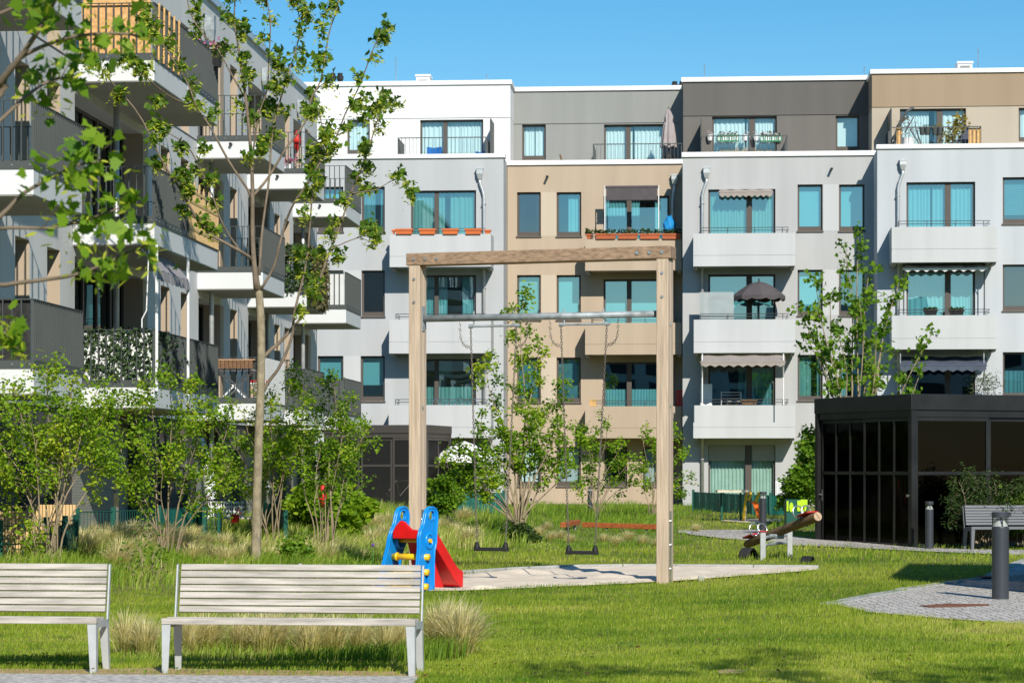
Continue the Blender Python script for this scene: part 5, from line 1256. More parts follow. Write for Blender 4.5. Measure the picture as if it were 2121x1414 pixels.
fence('green wire fence with a strip woven corner left of the maple trunk', [gp(160, 44), gp(235, 45), gp(330, 47), gp(410, 49), gp(424, 46.5), gp(455, 46)], .62, (2, 3))
fence('short green strip woven fence just right of the maple trunk', [gp(541, 52), gp(575, 51), gp(592, 48)], .72, (0, 1))
fence('green wire fence in front of the reed screen by the left edge', [gp(-60, 36.0), gp(0, 36.1), gp(96, 36.4)], .56)
fence('short dark green fence leg returning behind the reed screen', [gp(96, 36.5), gp(135, 37.6), gp(157, 38.4)], .60)
def reed_screen():
    T = thing('reed_screen', 'beige reed privacy screen inside the wire fence at the left edge', 'privacy screen', gp(0, 36.8)); bm = NEW()
    for x0, x1, Y, h in ((-70, 54, 36.9, .74), (54, 158, 39.4, .80)):
        a, b = gp(x0, Y), gp(x1, Y); n = int((b-a).length/.05)
        for k in range(n): q = a+(b-a)*k/n; box(bm, q.x, q.x+.042, q.y-.01, q.y+.01+.006*(k % 2), q.z, q.z+h)
    a, b = gp(54, 38.5), gp(54, 42.4); 
    obj('reeds', bm, 'reed', T)
    bm = NEW(); a, b = gp(100, 36.7), gp(157, 38.6); ext_poly(bm, [a, b, b+Vector((0, 0, .52)), a+Vector((0, 0, .52))], Vector((-.02, .03, 0))); obj('net', bm, 'wicker', T)
reed_screen()
def plastic_crate():
    c = gp(468, 49.5); c.z += .42; T = thing('laundry_basket', 'white perforated plastic basket on the garden table by the trunk', 'basket', c); bm = NEW()
    for z in (0, .09, .18, .27): box(bm, c.x-.33, c.x+.33, c.y-.18, c.y+.18, c.z+z, c.z+z+.035)
    for k in range(14): x = c.x-.33+k*.05; box(bm, x, x+.02, c.y-.182, c.y-.17, c.z, c.z+.3)
    obj('basket', bm, 'plastic_white', T)
    T = thing('garden_table', 'pale garden table carrying the white basket', 'table', c-Vector((0, 0, .42))); bm = NEW(); box(bm, c.x-1.5, c.x+.6, c.y-.3, c.y+.4, c.z-.035, c.z-.003); obj('top', bm, 'toy_beige', T)
    for x, y in ((-1.4, -.25), (.5, -.25), (-1.4, .35), (.5, .35)): bm = NEW(); box(bm, c.x+x-.02, c.x+x+.02, c.y+y-.02, c.y+y+.02, c.z-.47, c.z-.036); obj('leg', bm, 'bark_twig', T)
plastic_crate()
# folded white parasol leaning, white garden umbrella behind the centre shrub
def garden_umbrella():
    c = gp(962, 80.5); zt = EYE+(HZ-913)/F_PX*80.5; zr = EYE+(HZ-950)/F_PX*80.5; r = 1.0
    T = thing('parasol', 'large white garden parasol behind the centre shrub', 'parasol', c); bm = NEW(); n = 8; tip = bm.verts.new((c.x, c.y, zt)); rings = []
    for f, dz in ((.35, .22), (.7, .55), (1, 1)):
        rings.append([bm.verts.new((c.x+r*f*math.cos(A), c.y+r*f*math.sin(A), zt-(zt-zr)*dz)) for A in [2*math.pi*(i+.3)/n for i in range(n)]])
    rings.append([bm.verts.new(v.co+Vector((0, 0, -.12))) for v in rings[-1]])
    for i in range(n): bm.faces.new((tip, rings[0][i], rings[0][(i+1) % n]))
    for a, b in zip(rings, rings[1:]):
        for i in range(n): bm.faces.new((a[i], a[(i+1) % n], b[(i+1) % n], b[i]))
    o_ = obj('canopy', bm, 'fabric_white', T); m = o_.modifiers.new('thick', 'SOLIDIFY'); m.thickness = .006
    bm = NEW(); tube(bm, [c, (c.x, c.y, zt)], .03, 8); obj('pole', bm, 'steel', T)
    c = gp(432, 51); T = thing('parasol', 'folded white parasol leaning behind the green wire fence', 'parasol', c); bm = NEW()
    tube(bm, [c+Vector((.06, 0, .75)), c+Vector((-.02, 0, 1.3)), c+Vector((-.14, 0, 1.9)), c+Vector((-.17, 0, 2.05))], [.11, .12, .07, .02], 9); obj('canopy', bm, 'fabric_white', T)
    bm = NEW(); tube(bm, [c+Vector((.14, 0, 0)), c+Vector((.06, 0, .75))], .02, 6); obj('pole', bm, 'steel', T)
garden_umbrella()
# small play house set by the far fence
def play_set():
    Y = 62.5; g = ground_at(1550, 1079); Y = g.y
    T = thing('play_slide', 'small yellow and orange climbing slide with a roof board by the far fence', 'slide', g)
    Q = lambda x, y, d=0: at(x, y, Y+d)
    for d in (0, .55):
        bm = NEW(); tube(bm, [Q(1540, 1078, d), Q(1543, 1045, d), Q(1545, 1030, d), Q(1548, 1020, d), Q(1553, 1017, d), Q(1556, 1024, d), Q(1550, 1036, d)], .035, 8); obj('side_arch', bm, 'toy_lime' if False else 'toy_yellow', T, smooth=True)
        bm = NEW(); ext_poly(bm, [Q(1537, 1079, d), Q(1544, 1079, d), Q(1547, 1048, d), Q(1543, 1046, d)], Vector((0, .05, 0))); obj('ladder_side', bm, 'toy_beige', T)
    bm = NEW(); tube(bm, [Q(1565, 1040, 0), Q(1573, 1018, 0)], .04, 8); obj('rail', bm, 'toy_yellow', T)
    bm = NEW(); prev = None
    for x, y in ((1552, 1038), (1558, 1041), (1563, 1055), (1568, 1070), (1573, 1079)):
        cur = [bm.verts.new(Q(x, y, 0)), bm.verts.new(Q(x+13, y-2, 0)), bm.verts.new(Q(x+13, y-2, .6)), bm.verts.new(Q(x, y, .6))]
        if prev:
            for i in range(4): bm.faces.new((prev[i], prev[(i+1) % 4], cur[(i+1) % 4], cur[i]))
        else: bm.faces.new(cur)
        prev = cur
    bm.faces.new(prev); obj('chute', bm, 'toy_orange', T, bevel=.03)
    bm = NEW(); a = Q(1486, 1017); b = Q(1552, 1017); box(bm, a.x, b.x, a.y-.05, a.y+.6, a.z-.03, a.z+.03); obj('roof_board', bm, 'toy_beige', T)
    bm = NEW()
    for x in (1498, 1538): q = Q(x, 1020); tube(bm, [(q.x, q.y+.55, g.z-.1), (q.x, q.y+.55, q.z)], .03, 6)
    obj('leg', bm, 'fence_green', T)
    Y2 = 60.; a = at(1629, 1072, Y2); b = at(1673, 1034, Y2)
    T = thing('toy_house', 'lime and green plastic play house beside the black shelter', 'toy house', a); bm = NEW(); box(bm, a.x, b.x, Y2, Y2+.5, a.z-.2, b.z); obj('wall', bm, 'fence_green', T)
    bm = NEW()
    for x0, x1, y0, y1 in ((1629, 1633, 1037, 1058), (1651, 1658, 1036, 1058), (1658, 1672, 1034, 1046)):
        p_, q_ = at(x0, y1, Y2), at(x1, y0, Y2); box(bm, p_.x, q_.x, Y2-.03, Y2-.003, p_.z, q_.z)
    obj('panel', bm, 'toy_lime', T)
    for x, y, s in ((1639, 1050, 1), (1662, 1052, .9), (1667, 1050, .8)):
        bm = NEW(); c = at(x, y, Y2-.004); ext_poly(bm, [c+Vector((.05*s*math.cos(t)*(1 if abs(math.cos(t)) > .01 else .2), 0, .12*s*math.sin(t))) for t in [2*math.pi*k/12 for k in range(12)]], Vector((0, -.02, 0)))
        obj('leaf_cutout', bm, 'toy_lime', T)
    Y3 = 76; bm = NEW(); 
    for k in range(12): a = at(1607+k*3.2, 998, Y3); box(bm, a.x-.012, a.x+.012, Y3-.01, Y3+.01, .3, a.z)
    a, b = at(1606, 998, Y3), at(1645, 998, Y3); box(bm, a.x, b.x, Y3-.012, Y3+.012, a.z, a.z+.03)
    tag(obj('railing', bm, 'plastic_white', None), 'low white picket rail beside the ground floor curtains', 'railing')
play_set()
# red child's toy near the laurels
c = gp(668, 52); bm = NEW(); lathe(bm, [(.03, .75), (.09, .95), (.08, 1.05), (.05, 1.1), (.065, 1.17), (.02, 1.22)], 10, (c.x, c.y, c.z)); T = thing('garden_ornament', 'small red garden ornament on a stick among the laurels', 'ornament', c); obj('figure', bm, 'plastic_red', T, smooth=True); bm = NEW(); tube(bm, [c+Vector((.0, 0, .76)), c], .012, 5); obj('stick', bm, 'bark_twig', T)
c = gp(487, 48); bm = NEW(); lathe(bm, [(.07, .38), (.09, .5), (.09, .52), (.06, .54)], 12, (c.x, c.y, c.z)); tube(bm, [c+Vector((.0, 0, .53)), c+Vector((.06, 0, .64)), c+Vector((.12, 0, .52))], .012, 6); tag(obj('watering_can', bm, 'plastic_red', None), 'red watering can beside the fence right of the white basket', 'watering can')
# ------------------------------------------------------------------ ground, paths, sand
rg = np.random.default_rng(3)
def terrain():
    ys = np.concatenate([np.arange(-70, 12, 6.), np.arange(12, 90, 1.), np.arange(90, 420, 15.)]); xs = np.concatenate([np.arange(-240, -24, 12.), np.arange(-24, 24, 1.), np.arange(24, 240, 12.)])
    V = [(x, y, float(gz(y, x))-.02) for y in ys for x in xs]; nx = len(xs)
    fc = [(j*nx+i, j*nx+i+1, (j+1)*nx+i+1, (j+1)*nx+i) for j in range(len(ys)-1) for i in range(nx-1)]
    mesh_np('ground', V, np.array(fc).ravel(), np.arange(len(fc))*4, 'soil_grass', None, None, True)['kind'] = 'structure'
terrain()
def px_poly(pts): return [ground_at(*p) for p in pts]
def drape(name, poly, off, mat, thick=0., kind='structure'):
    bm = NEW(); bm.faces.new([bm.verts.new((p.x, p.y, 0)) for p in poly])
    for y in range(45, 86, 4): bmesh.ops.bisect_plane(bm, geom=bm.verts[:]+bm.edges[:]+bm.faces[:], plane_co=(0, y, 0), plane_no=(0, 1, 0))
    for v in bm.verts: v.co.z = float(gz(v.co.y, v.co.x))+off
    bmesh.ops.triangulate(bm, faces=bm.faces[:])
    o = obj(name, bm, mat, None); o['kind'] = kind
    if thick: m = o.modifiers.new('thick', 'SOLIDIFY'); m.thickness = thick; m.offset = -1
    return o
GRAVEL = px_poly([(-150, 1394), (160, 1397), (500, 1400), (850, 1401), (868, 1404), (850, 1425), (820, 1500), (-150, 1500)])
EDGE = px_poly([(-150, 1384), (160, 1386), (300, 1383), (500, 1387), (700, 1389), (850, 1391), (872, 1399), (868, 1404), (850, 1401), (500, 1400), (160, 1397), (-150, 1394)])
SAND = px_poly([(938, 1192), (1060, 1183), (1174, 1177), (1290, 1175), (1400, 1175.5), (1560, 1176.5), (1695, 1178), (1690, 1181), (1560, 1191), (1420, 1202), (1300, 1209), (1100, 1218), (950, 1224), (800, 1226), (750, 1224), (860, 1200)])
COB = px_poly([(1730, 1252), (1920, 1216), (2060, 1196), (2121, 1166), (2230, 1130), (2500, 1130), (2500, 1330), (2230, 1300), (1950, 1281), (1800, 1268)])
PATH = px_poly([(1404, 1099), (1480, 1097), (1573, 1097), (1640, 1110), (1690, 1117), (1790, 1124), (1888, 1133), (1990, 1137), (2121, 1139), (2300, 1141), (2300, 1156), (2121, 1150), (1900, 1141), (1720, 1132), (1640, 1129), (1573, 1121), (1500, 1115), (1440, 1108), (1404, 1103)])
PATCH = px_poly([(1490, 1078), (1530, 1075), (1620, 1075), (1640, 1079), (1560, 1083)])
SPOT = px_poly([(1485, 1391), (1510, 1388), (1540, 1389), (1546, 1393), (1520, 1398), (1490, 1397)])
drape('gravel_path', GRAVEL, .008, 'gravel'); drape('dry_verge', EDGE, .004, 'dry_edge'); drape('cobbled_path', COB, .008, 'cobble'); drape('paved_path', PATH, .008, 'cobble')
drape('sand_patch', PATCH, .008, 'sand'); drape('bare_spot', SPOT, .012, 'dry_edge')
def sand():
    bm = NEW(); bm.faces.new([bm.verts.new((p.x, p.y, 0)) for p in SAND])
    xs = [p.x for p in SAND]; ys = [p.y for p in SAND]
    for ax, lo, hi in ((0, min(xs), max(xs)), (1, min(ys), max(ys))):
        n = int((hi-lo)/.11)
        for k in range(1, n): co = [0, 0, 0]; no = [0, 0, 0]; co[ax] = lo+(hi-lo)*k/n; no[ax] = 1; bmesh.ops.bisect_plane(bm, geom=bm.verts[:]+bm.edges[:]+bm.faces[:], plane_co=co, plane_no=no)
    r2 = np.random.default_rng(8); V = np.array([(v.co.x, v.co.y) for v in bm.verts]); Zz = np.zeros(len(V))
    for k in range(30): fx, fy = r2.normal(size=2)*3.4; Zz += .005*np.sin(fx*V[:, 0]+fy*V[:, 1]+r2.uniform(0, 6))
    for k in range(420): cx_, cy_ = r2.uniform(min(xs), max(xs)), r2.uniform(min(ys), max(ys)); Zz += r2.uniform(-.03, .02)*np.exp(-((V[:, 0]-cx_)**2+(V[:, 1]-cy_)**2)/.016)
    for v, z in zip(bm.verts, Zz): v.co.z = .012 if v.is_boundary else max(z+.02, .006)
    o = obj('sandpit', bm, 'sand', None, smooth=True); o['kind'] = 'structure'
def inside(Q, poly):
    P2 = [(p[0], p[1]) for p in poly]; res = np.zeros(len(Q), bool); n = len(P2)
    for i in range(n):
        (xa, ya), (xb, yb) = P2[i], P2[(i+1) % n]
        if ya == yb: continue
        c = ((ya > Q[:, 1]) != (yb > Q[:, 1])) & (Q[:, 0] < (xb-xa)*(Q[:, 1]-ya)/(yb-ya)+xa); res ^= c
    return res
sand()
# kerb stones behind the sand and along the cobbles
def kerb(name, pts, w_, h, n_len, label_kind='structure'):
    bm = NEW()
    P_ = [Vector((p.x, p.y, float(gz(p.y, p.x)))) for p in pts]
    for a, b in zip(P_, P_[1:]):
        L = (b-a).length; n = max(1, round(L/n_len)); d = (b-a).normalized(); s = Vector((-d.y, d.x, 0))*w_
        for k in range(n):
            q0 = a+(b-a)*(k/n)+d*.006; q1 = a+(b-a)*((k+1)/n)-d*.006; j = random.Random(k+7).uniform(-.006, .006)
            ext_poly(bm, [q0+Vector((0, 0, -.1)), q1+Vector((0, 0, -.1)), q1+s+Vector((0, 0, -.1)), q0+s+Vector((0, 0, -.1))], Vector((0, 0, h+.1+j)))
    o = obj(name, bm, 'kerb', None, bevel=.008); o['kind'] = 'structure'; return o
kerb('sandpit_kerb', px_poly([(938, 1191), (1060, 1182.5), (1174, 1177), (1290, 1175), (1400, 1175.5), (1560, 1176.5), (1695, 1178)]), .10, .065, 1.0)
kerb('path_kerb', px_poly([(1730, 1252), (1920, 1216), (2060, 1196), (2121, 1166), (2230, 1130)]), .22, .02, .5)
g = ground_at(1453, 1200); bm = NEW(); box(bm, g.x-.05, g.x+.04, g.y-.04, g.y+.04, -.1, .06); tag(obj('stone', bm, 'kerb', None, bevel=.01), 'small pale stone stub at the front rim of the sand right of the swing post', 'stone')
g = [ground_at(*p) for p in ((1905, 1256), (1960, 1252), (2045, 1253), (2050, 1255), (1985, 1258), (1925, 1259))]; bm = NEW(); ext_poly(bm, [Vector((p.x, p.y, .012)) for p in g], Vector((0, 0, .006))); tag(obj('drain_cover', bm, 'rust', None), 'rusty flat drain strip in the cobbled path', 'drain cover')
g = [ground_at(*p) for p in ((2020, 1196), (2060, 1197), (2070, 1199), (2035, 1200))]; bm = NEW(); ext_poly(bm, [Vector((p.x, p.y, .03)) for p in g], Vector((0, 0, .006))); tag(obj('drain_cover', bm, 'rust', None), 'small rusty plate behind the big front bollard', 'drain cover')

# ------------------------------------------------------------------ grass
def blades(name, P_, h, wd, lean, mat, rng, tint, seg=2, wind=(.25, .05), rand_lean=.5):
    """one triangle (seg 1) or a bent two-piece blade (seg 2) at every point"""
    n = len(P_); az = rng.uniform(0, 2*np.pi, n); H = h*rng.uniform(.55, 1.15, n)
    s = np.stack([np.cos(az), np.sin(az), np.zeros(n)], 1)*(wd*rng.uniform(.7, 1.2, n))[:, None]/2
    la = rng.uniform(0, 2*np.pi, n); lv = np.stack([np.cos(la), np.sin(la), np.zeros(n)], 1)*(rand_lean*rng.uniform(.2, 1, n))[:, None]+np.array([wind[0], wind[1], 0]); lv *= (H*lean)[:, None]
    up = np.array([0, 0, 1.])
    z = gz(P_[:, 1], P_[:, 0])[:, None]; B = np.concatenate([P_[:, :2], z-.01], 1)
    if seg == 1:
        V = np.stack([B-s, B+s, B+lv+up*H[:, None]], 1).reshape(-1, 3); loops = np.arange(n*3); st = np.arange(n)*3; tt = tint
    else:
        M = B+lv*.35+up*(H*.6)[:, None]; T_ = B+lv*1.25+up*(H*np.clip(1-.25*lean, .4, 1))[:, None]
        V = np.stack([B-s, B+s, M+s*.75, M-s*.75, T_], 1).reshape(-1, 3); b = np.arange(n)[:, None]*5
        loops = np.concatenate([b+[[0, 1, 2, 3]], b+[[3, 2, 4]]], 1).ravel(); st = np.stack([np.arange(n)*7, np.arange(n)*7+4], 1).ravel(); tt = np.repeat(tint, 2)
    o = mesh_np(name, V, loops, st, mat, None, tt); o['kind'] = 'stuff'; return o
def vnoise(X, Y, sc_, seed):
    r2 = np.random.default_rng(seed); a = np.zeros_like(X)
    for k in range(14): f = r2.normal(size=2)/sc_; a += np.sin(X*f[0]+Y*f[1]+r2.uniform(0, 6.28))
    return a/14**.5
SHF = [Vector((gc.x, gc.y, 0)), Vector((gl.x, gl.y, 0)), Vector((gl.x+5.6, gl.y+1.2, 0)), Vector((gc.x+5.6, gc.y+1.2, 0))]
EXC = [SAND, GRAVEL, COB, PATH, PATCH, SHF]
MEAD = [px_poly(q) for q in ([(-200, 1235), (140, 1230), (300, 1222), (430, 1205), (700, 1200), (800, 1190), (900, 1150), (930, 1130), (905, 1110), (960, 1065), (940, 1052), (-200, 1052)],
        [(905, 1110), (930, 1135), (1010, 1143), (1060, 1132), (1140, 1138), (1300, 1136), (1400, 1130), (1480, 1118), (1440, 1108), (1404, 1103), (1404, 1060), (1440, 1046), (940, 1046)],
        [(235, 1372), (280, 1330), (420, 1318), (850, 1318), (905, 1330), (985, 1345), (960, 1366), (840, 1378), (400, 1371)],
        [(1404, 1046), (1490, 1048), (1470, 1066), (1404, 1070)], [(1690, 1116), (1610, 1100), (1590, 1080), (1640, 1070), (1690, 1080)], [(1960, 1130), (2300, 1135), (2300, 1110), (1940, 1105)], [(2030, 1246), (2060, 1238), (2160, 1225), (2250, 1235), (2250, 1252), (2121, 1254)])]
def scatter(n, ya, yb, power, rng):
    """ground points, thinning out with distance as the blades grow wider"""
    t = rng.uniform(0, 1, n); Y = (ya**(1-power)+(yb**(1-power)-ya**(1-power))*t)**(1/(1-power))
    X = rng.uniform(-1, 1, n)*(.235*Y+.8); return np.stack([X, Y], 1)
def zone(Q):
    ex = np.zeros(len(Q), bool)
    for p in EXC: ex |= (inside(Q, p) & inside(Q-[0, .3], p)) if p is SAND else inside(Q, p)
    md = np.zeros(len(Q), bool)
    for p in MEAD: md |= inside(Q, p)
    ex |= inside(Q, SPOT) & (rg.uniform(size=len(Q)) < .72)
    wing = Q[:, 0] < (-6.24-1.5+.0762*(Q[:, 1]-43.8))
    return ~ex & ~wing, md
def lawn():
    for (n, ya, yb, wd, h, seg, nm) in ((230000, 18.0, 26.5, .0062, .05, 2, 'lawn_grass'), (220000, 26.5, 45, .010, .055, 1, 'lawn_grass'), (90000, 45, 78, .020, .08, 1, 'lawn_grass')):
        Q = scatter(n, ya, yb, 1.6, rg); ok, md = zone(Q); edge = inside(Q, EDGE); k = ok & ~md & ~(edge & (rg.uniform(size=n) < .8)); Q = Q[k]
        nz = vnoise(Q[:, 0], Q[:, 1], .45, 4)*.17+vnoise(Q[:, 0], Q[:, 1], 2.2, 6)*.10+vnoise(Q[:, 0], Q[:, 1], .16, 5)*.08
        tint = np.clip(.50+nz+rg.normal(size=len(Q))*.15-.03*(Q[:, 1] < 0), 0, 1); dry = rg.uniform(size=len(Q)) < .06; tint[dry] = rg.uniform(.85, 1, dry.sum()); weed = vnoise(Q[:, 0], Q[:, 1], .13, 41)+.4*vnoise(Q[:, 0], Q[:, 1], 1.5, 42) > 1.75; tint[weed] *= .35; bare = vnoise(Q[:, 0], Q[:, 1], .3, 43) > 1.9; tint[bare] = np.clip(tint[bare]+.35, 0, 1)
        hh = h*(1+.35*np.clip(vnoise(Q[:, 0], Q[:, 1], .35, 9), -1, 1.5)); hh[weed] *= 1.5; hh[bare] *= .6
        blades(nm, Q, hh, wd, .55, 'blade_lawn', rg, tint, seg)
    # clover and fallen leaves in the turf
    Q = scatter(60000, 18.2, 40, 1.5, rg); ok, md = zone(Q); pat = vnoise(Q[:, 0], Q[:, 1], .2, 51)+.5*vnoise(Q[:, 0], Q[:, 1], 1.2, 52); Q = Q[ok & ~md & (pat > 1.35)]
    P_ = np.concatenate([Q, gz(Q[:, 1], Q[:, 0])[:, None]+rg.uniform(.02, .055, len(Q))[:, None]], 1); o = leaves('clover', rg, P_, .03, 'oval', 'clover', None, .8); o['kind'] = 'stuff'
    Q = scatter(260, 18.2, 34, 1.3, rg); ok, md = zone(Q); Q = Q[ok]; P_ = np.concatenate([Q, np.full((len(Q), 1), .05)], 1); o = leaves('fallen_leaves', rg, P_, .05, 'oval', 'leaf_red', None, .8); o['kind'] = 'stuff'
    # rougher meadow
    for (n, ya, yb, wd, h) in ((90000, 18.5, 26.5, .007, .22), (70000, 26.5, 45, .012, .30), (120000, 40, 82, .019, .36)):
        Q = scatter(n, ya, yb, 1.5, rg); ok, md = zone(Q); Q = Q[ok & md]
        nz = vnoise(Q[:, 0], Q[:, 1], .6, 14)*.16+vnoise(Q[:, 0], Q[:, 1], 2.4, 16)*.10
        tint = np.clip(.43+nz+rg.normal(size=len(Q))*.17, 0, 1); right = Q[:, 0] > 1; tint[right] *= .72; lf = (Q[:, 0] < -.6) & (Q[:, 1] > 30); tint[lf] = np.clip(tint[lf]+.17, 0, 1)
        hh = h*(.75+.4*np.clip(vnoise(Q[:, 0], Q[:, 1], .5, 19), -.9, 1.4)); hh[Q[:, 0] > 4] *= .7; hh[(Q[:, 0] > .3) & (Q[:, 1] < 62.5)] *= .28; hh[(Q[:, 0] > -2) & (Q[:, 1] > 62)] *= .8
        hh[lf] *= 1.2
        blades('meadow_grass', Q, np.clip(hh, .06, 1), wd, .7, 'blade_meadow', rg, tint, 2)
lawn()
# pale feather-grass tufts, each its own plant
def tuft_mesh(seed, n=330):
    r2 = np.random.default_rng(seed); a = r2.uniform(0, 2*np.pi, n); rad = np.abs(r2.normal(size=n))*.05
    B = np.stack([rad*np.cos(a), rad*np.sin(a), np.zeros(n)-.02], 1); H = r2.uniform(.34, .62, n)
    a2 = a+r2.normal(size=n)*.5; out = np.abs(r2.normal(size=n))*.17+.05
    d = np.stack([np.cos(a2)*out+.05, np.sin(a2)*out, np.zeros(n)], 1)
    s = np.stack([-np.sin(a2+r2.normal(size=n)), np.cos(a2), np.zeros(n)], 1)*.0032
    up = np.array([0, 0, 1.]); lv = []
    for t, w_ in ((0, 1), (.4, 1.), (.75, .9)):
        c = B+d*(t**1.6)+up*(H*(t-.18*t*t*out/.2))[:, None]; lv.append((c-s*w_, c+s*w_))
    tip = B+d*1.15+up*(H*(1-.25*out/.2).clip(.45, 1))[:, None]
    V = np.stack([lv[0][0], lv[0][1], lv[1][0], lv[1][1], lv[2][0], lv[2][1], tip], 1).reshape(-1, 3); b = np.arange(n)[:, None]*7
    loops = np.concatenate([b+[[0, 1, 3, 2]], b+[[2, 3, 5, 4]], b+[[4, 5, 6]]], 1).ravel(); st = (np.arange(n)[:, None]*11+np.array([[0, 4, 8]])).ravel()
    base = r2.uniform(.1, .55, n); tint = np.stack([base*.6, base+.15, base+.42], 1).ravel().clip(0, 1)
    return V, loops, st, tint
def tufts():
    zones = {
     'under': ('pale feather grass tuft standing under the whole front bench', 'feather grass under the bench', [(262, 1352), (300, 1356), (395, 1352), (430, 1350), (500, 1352), (545, 1355), (570, 1349), (632, 1350), (640, 1357), (690, 1354), (745, 1348), (800, 1354), (830, 1350)], (.8, 1.0)),
     'beside': ('big pale feather grass tuft on the lawn just right of the front bench', 'feather grass right of the bench', [(930, 1352), (955, 1357), (905, 1350)], (1.05, 1.25)),
     'left': ('pale feather grass tuft in the strip behind the left bench by the wire fence', 'feather grass along the wire fence', [(170, 1140), (190, 1152), (215, 1138), (240, 1128), (268, 1135), (290, 1150), (180, 1120), (205, 1115), (225, 1118), (255, 1116), (280, 1120), (310, 1118), (330, 1140), (345, 1130), (375, 1140), (395, 1128), (420, 1140), (240, 1175), (250, 1160)], (.75, 1.0)),
     'trunk': ('pale feather grass tuft round the foot of the maple trunk', 'feather grass round the maple', [(440, 1160), (470, 1170), (500, 1165), (560, 1170), (585, 1162), (620, 1168), (650, 1160), (690, 1170), (720, 1165), (750, 1172), (780, 1160), (400, 1165), (465, 1145), (640, 1145), (700, 1145), (540, 1150)], (.7, .95)),
     'slide': ('pale feather grass tuft in the meadow behind the toddler slide', 'feather grass behind the slide', [(775, 1100), (800, 1092), (790, 1120), (745, 1110), (770, 1135), (905, 1105), (925, 1098), (940, 1115), (955, 1122), (972, 1130), (920, 1075), (960, 1080)], (.75, 1.0)),
     'beam': ('pale feather grass tuft in front of the rust red balance beams', 'feather grass by the balance beams', [(1115, 1112), (1140, 1120), (1160, 1116), (1180, 1124), (1250, 1122), (1275, 1130), (1300, 1120), (1330, 1128), (1360, 1132), (1130, 1098), (1440, 1100)], (.45, .62)),
    }
    protos = []; r2 = random.Random(4); first = True
    for key, (lab, grp, pts, (s0, s1)) in zones.items():
        for (x, y) in pts:
            p = ground_at(x, y); i = r2.randrange(3)
            while len(protos) < 3:
                V, l, s, t = tuft_mesh(20+len(protos)); me = mesh_np('feather_grass', V, l, s, 'blade_feather', None, t); protos.append(me.data); bpy.data.objects.remove(me)
            o = bpy.data.objects.new('feather_grass', protos[i]); C.objects.link(o); o.location = p; o.rotation_euler = (0, 0, r2.uniform(-1, 1)); k = r2.uniform(s0, s1); wv = 1+.4*(p.y > 35); o.scale = (k*wv, k*wv, k*.88)
            tag(o, lab, 'feather grass', grp)
tufts()

# ------------------------------------------------------------------ trees and shrubs
def smooth_path(pts, n):
    """Catmull-Rom through the traced points"""
    P_ = [Vector(p) for p in pts]; P_ = [P_[0]*2-P_[1]]+P_+[P_[-1]*2-P_[-2]]; out = []
    m = len(P_)-3
    for i in range(n+1):
        t = i/n*m; k = min(int(t), m-1); f = t-k; a, b, c, d = P_[k:k+4]
        out.append(.5*((2*b)+(c-a)*f+(2*a-5*b+4*c-d)*f*f+(3*b-a-3*c+d)*f**3))
    return out
def grow(rr, limbs, twig, t0, lmin, lmax, per_m, up, sub=.5):
    """side twigs along each limb; returns twig lines and the points where leaves sit"""
    lines, anch = [], []
    for pts, r0, r1 in limbs:
        if r0 > .07: continue
        n = len(pts)-1; L = sum((pts[i+1]-pts[i]).length for i in range(n)); cnt = max(2, int(L*(1-t0)*per_m))
        for k in range(cnt):
            t = t0+(1-t0)*(k+rr.random())/cnt; i = min(int(t*n), n-1); p = pts[i].lerp(pts[i+1], t*n-i); ax = (pts[i+1]-pts[i]).normalized()
            d = Vector((rr.gauss(0, 1), rr.gauss(0, 1), rr.gauss(0, .7))); d = (d-ax*d.dot(ax)).normalized(); d = (d*.85+ax*.6+Vector((0, 0, up))).normalized()
            l = rr.uniform(lmin, lmax)*(1-.35*t); q1 = p+d*l*.5; d2 = (d+Vector((rr.gauss(0, .25), rr.gauss(0, .25), rr.gauss(0, .2)+up*.3))).normalized(); q2 = q1+d2*l*.5
            lines.append(([p, q1, q2], [twig, twig*.7, twig*.35])); anch += [(q1+(q2-q1)*.2, .7), (q2, 1.), (q1.lerp(q2, .6), .8)]
            if rr.random() < sub:
                d3 = (d+Vector((rr.gauss(0, .7), rr.gauss(0, .7), rr.gauss(0, .5)))).normalized(); q3 = q1+d3*l*.45; lines.append(([q1, q3], [twig*.6, twig*.3])); anch.append((q3, 1.))
        anch.append((pts[-1], 1.))
    return lines, anch
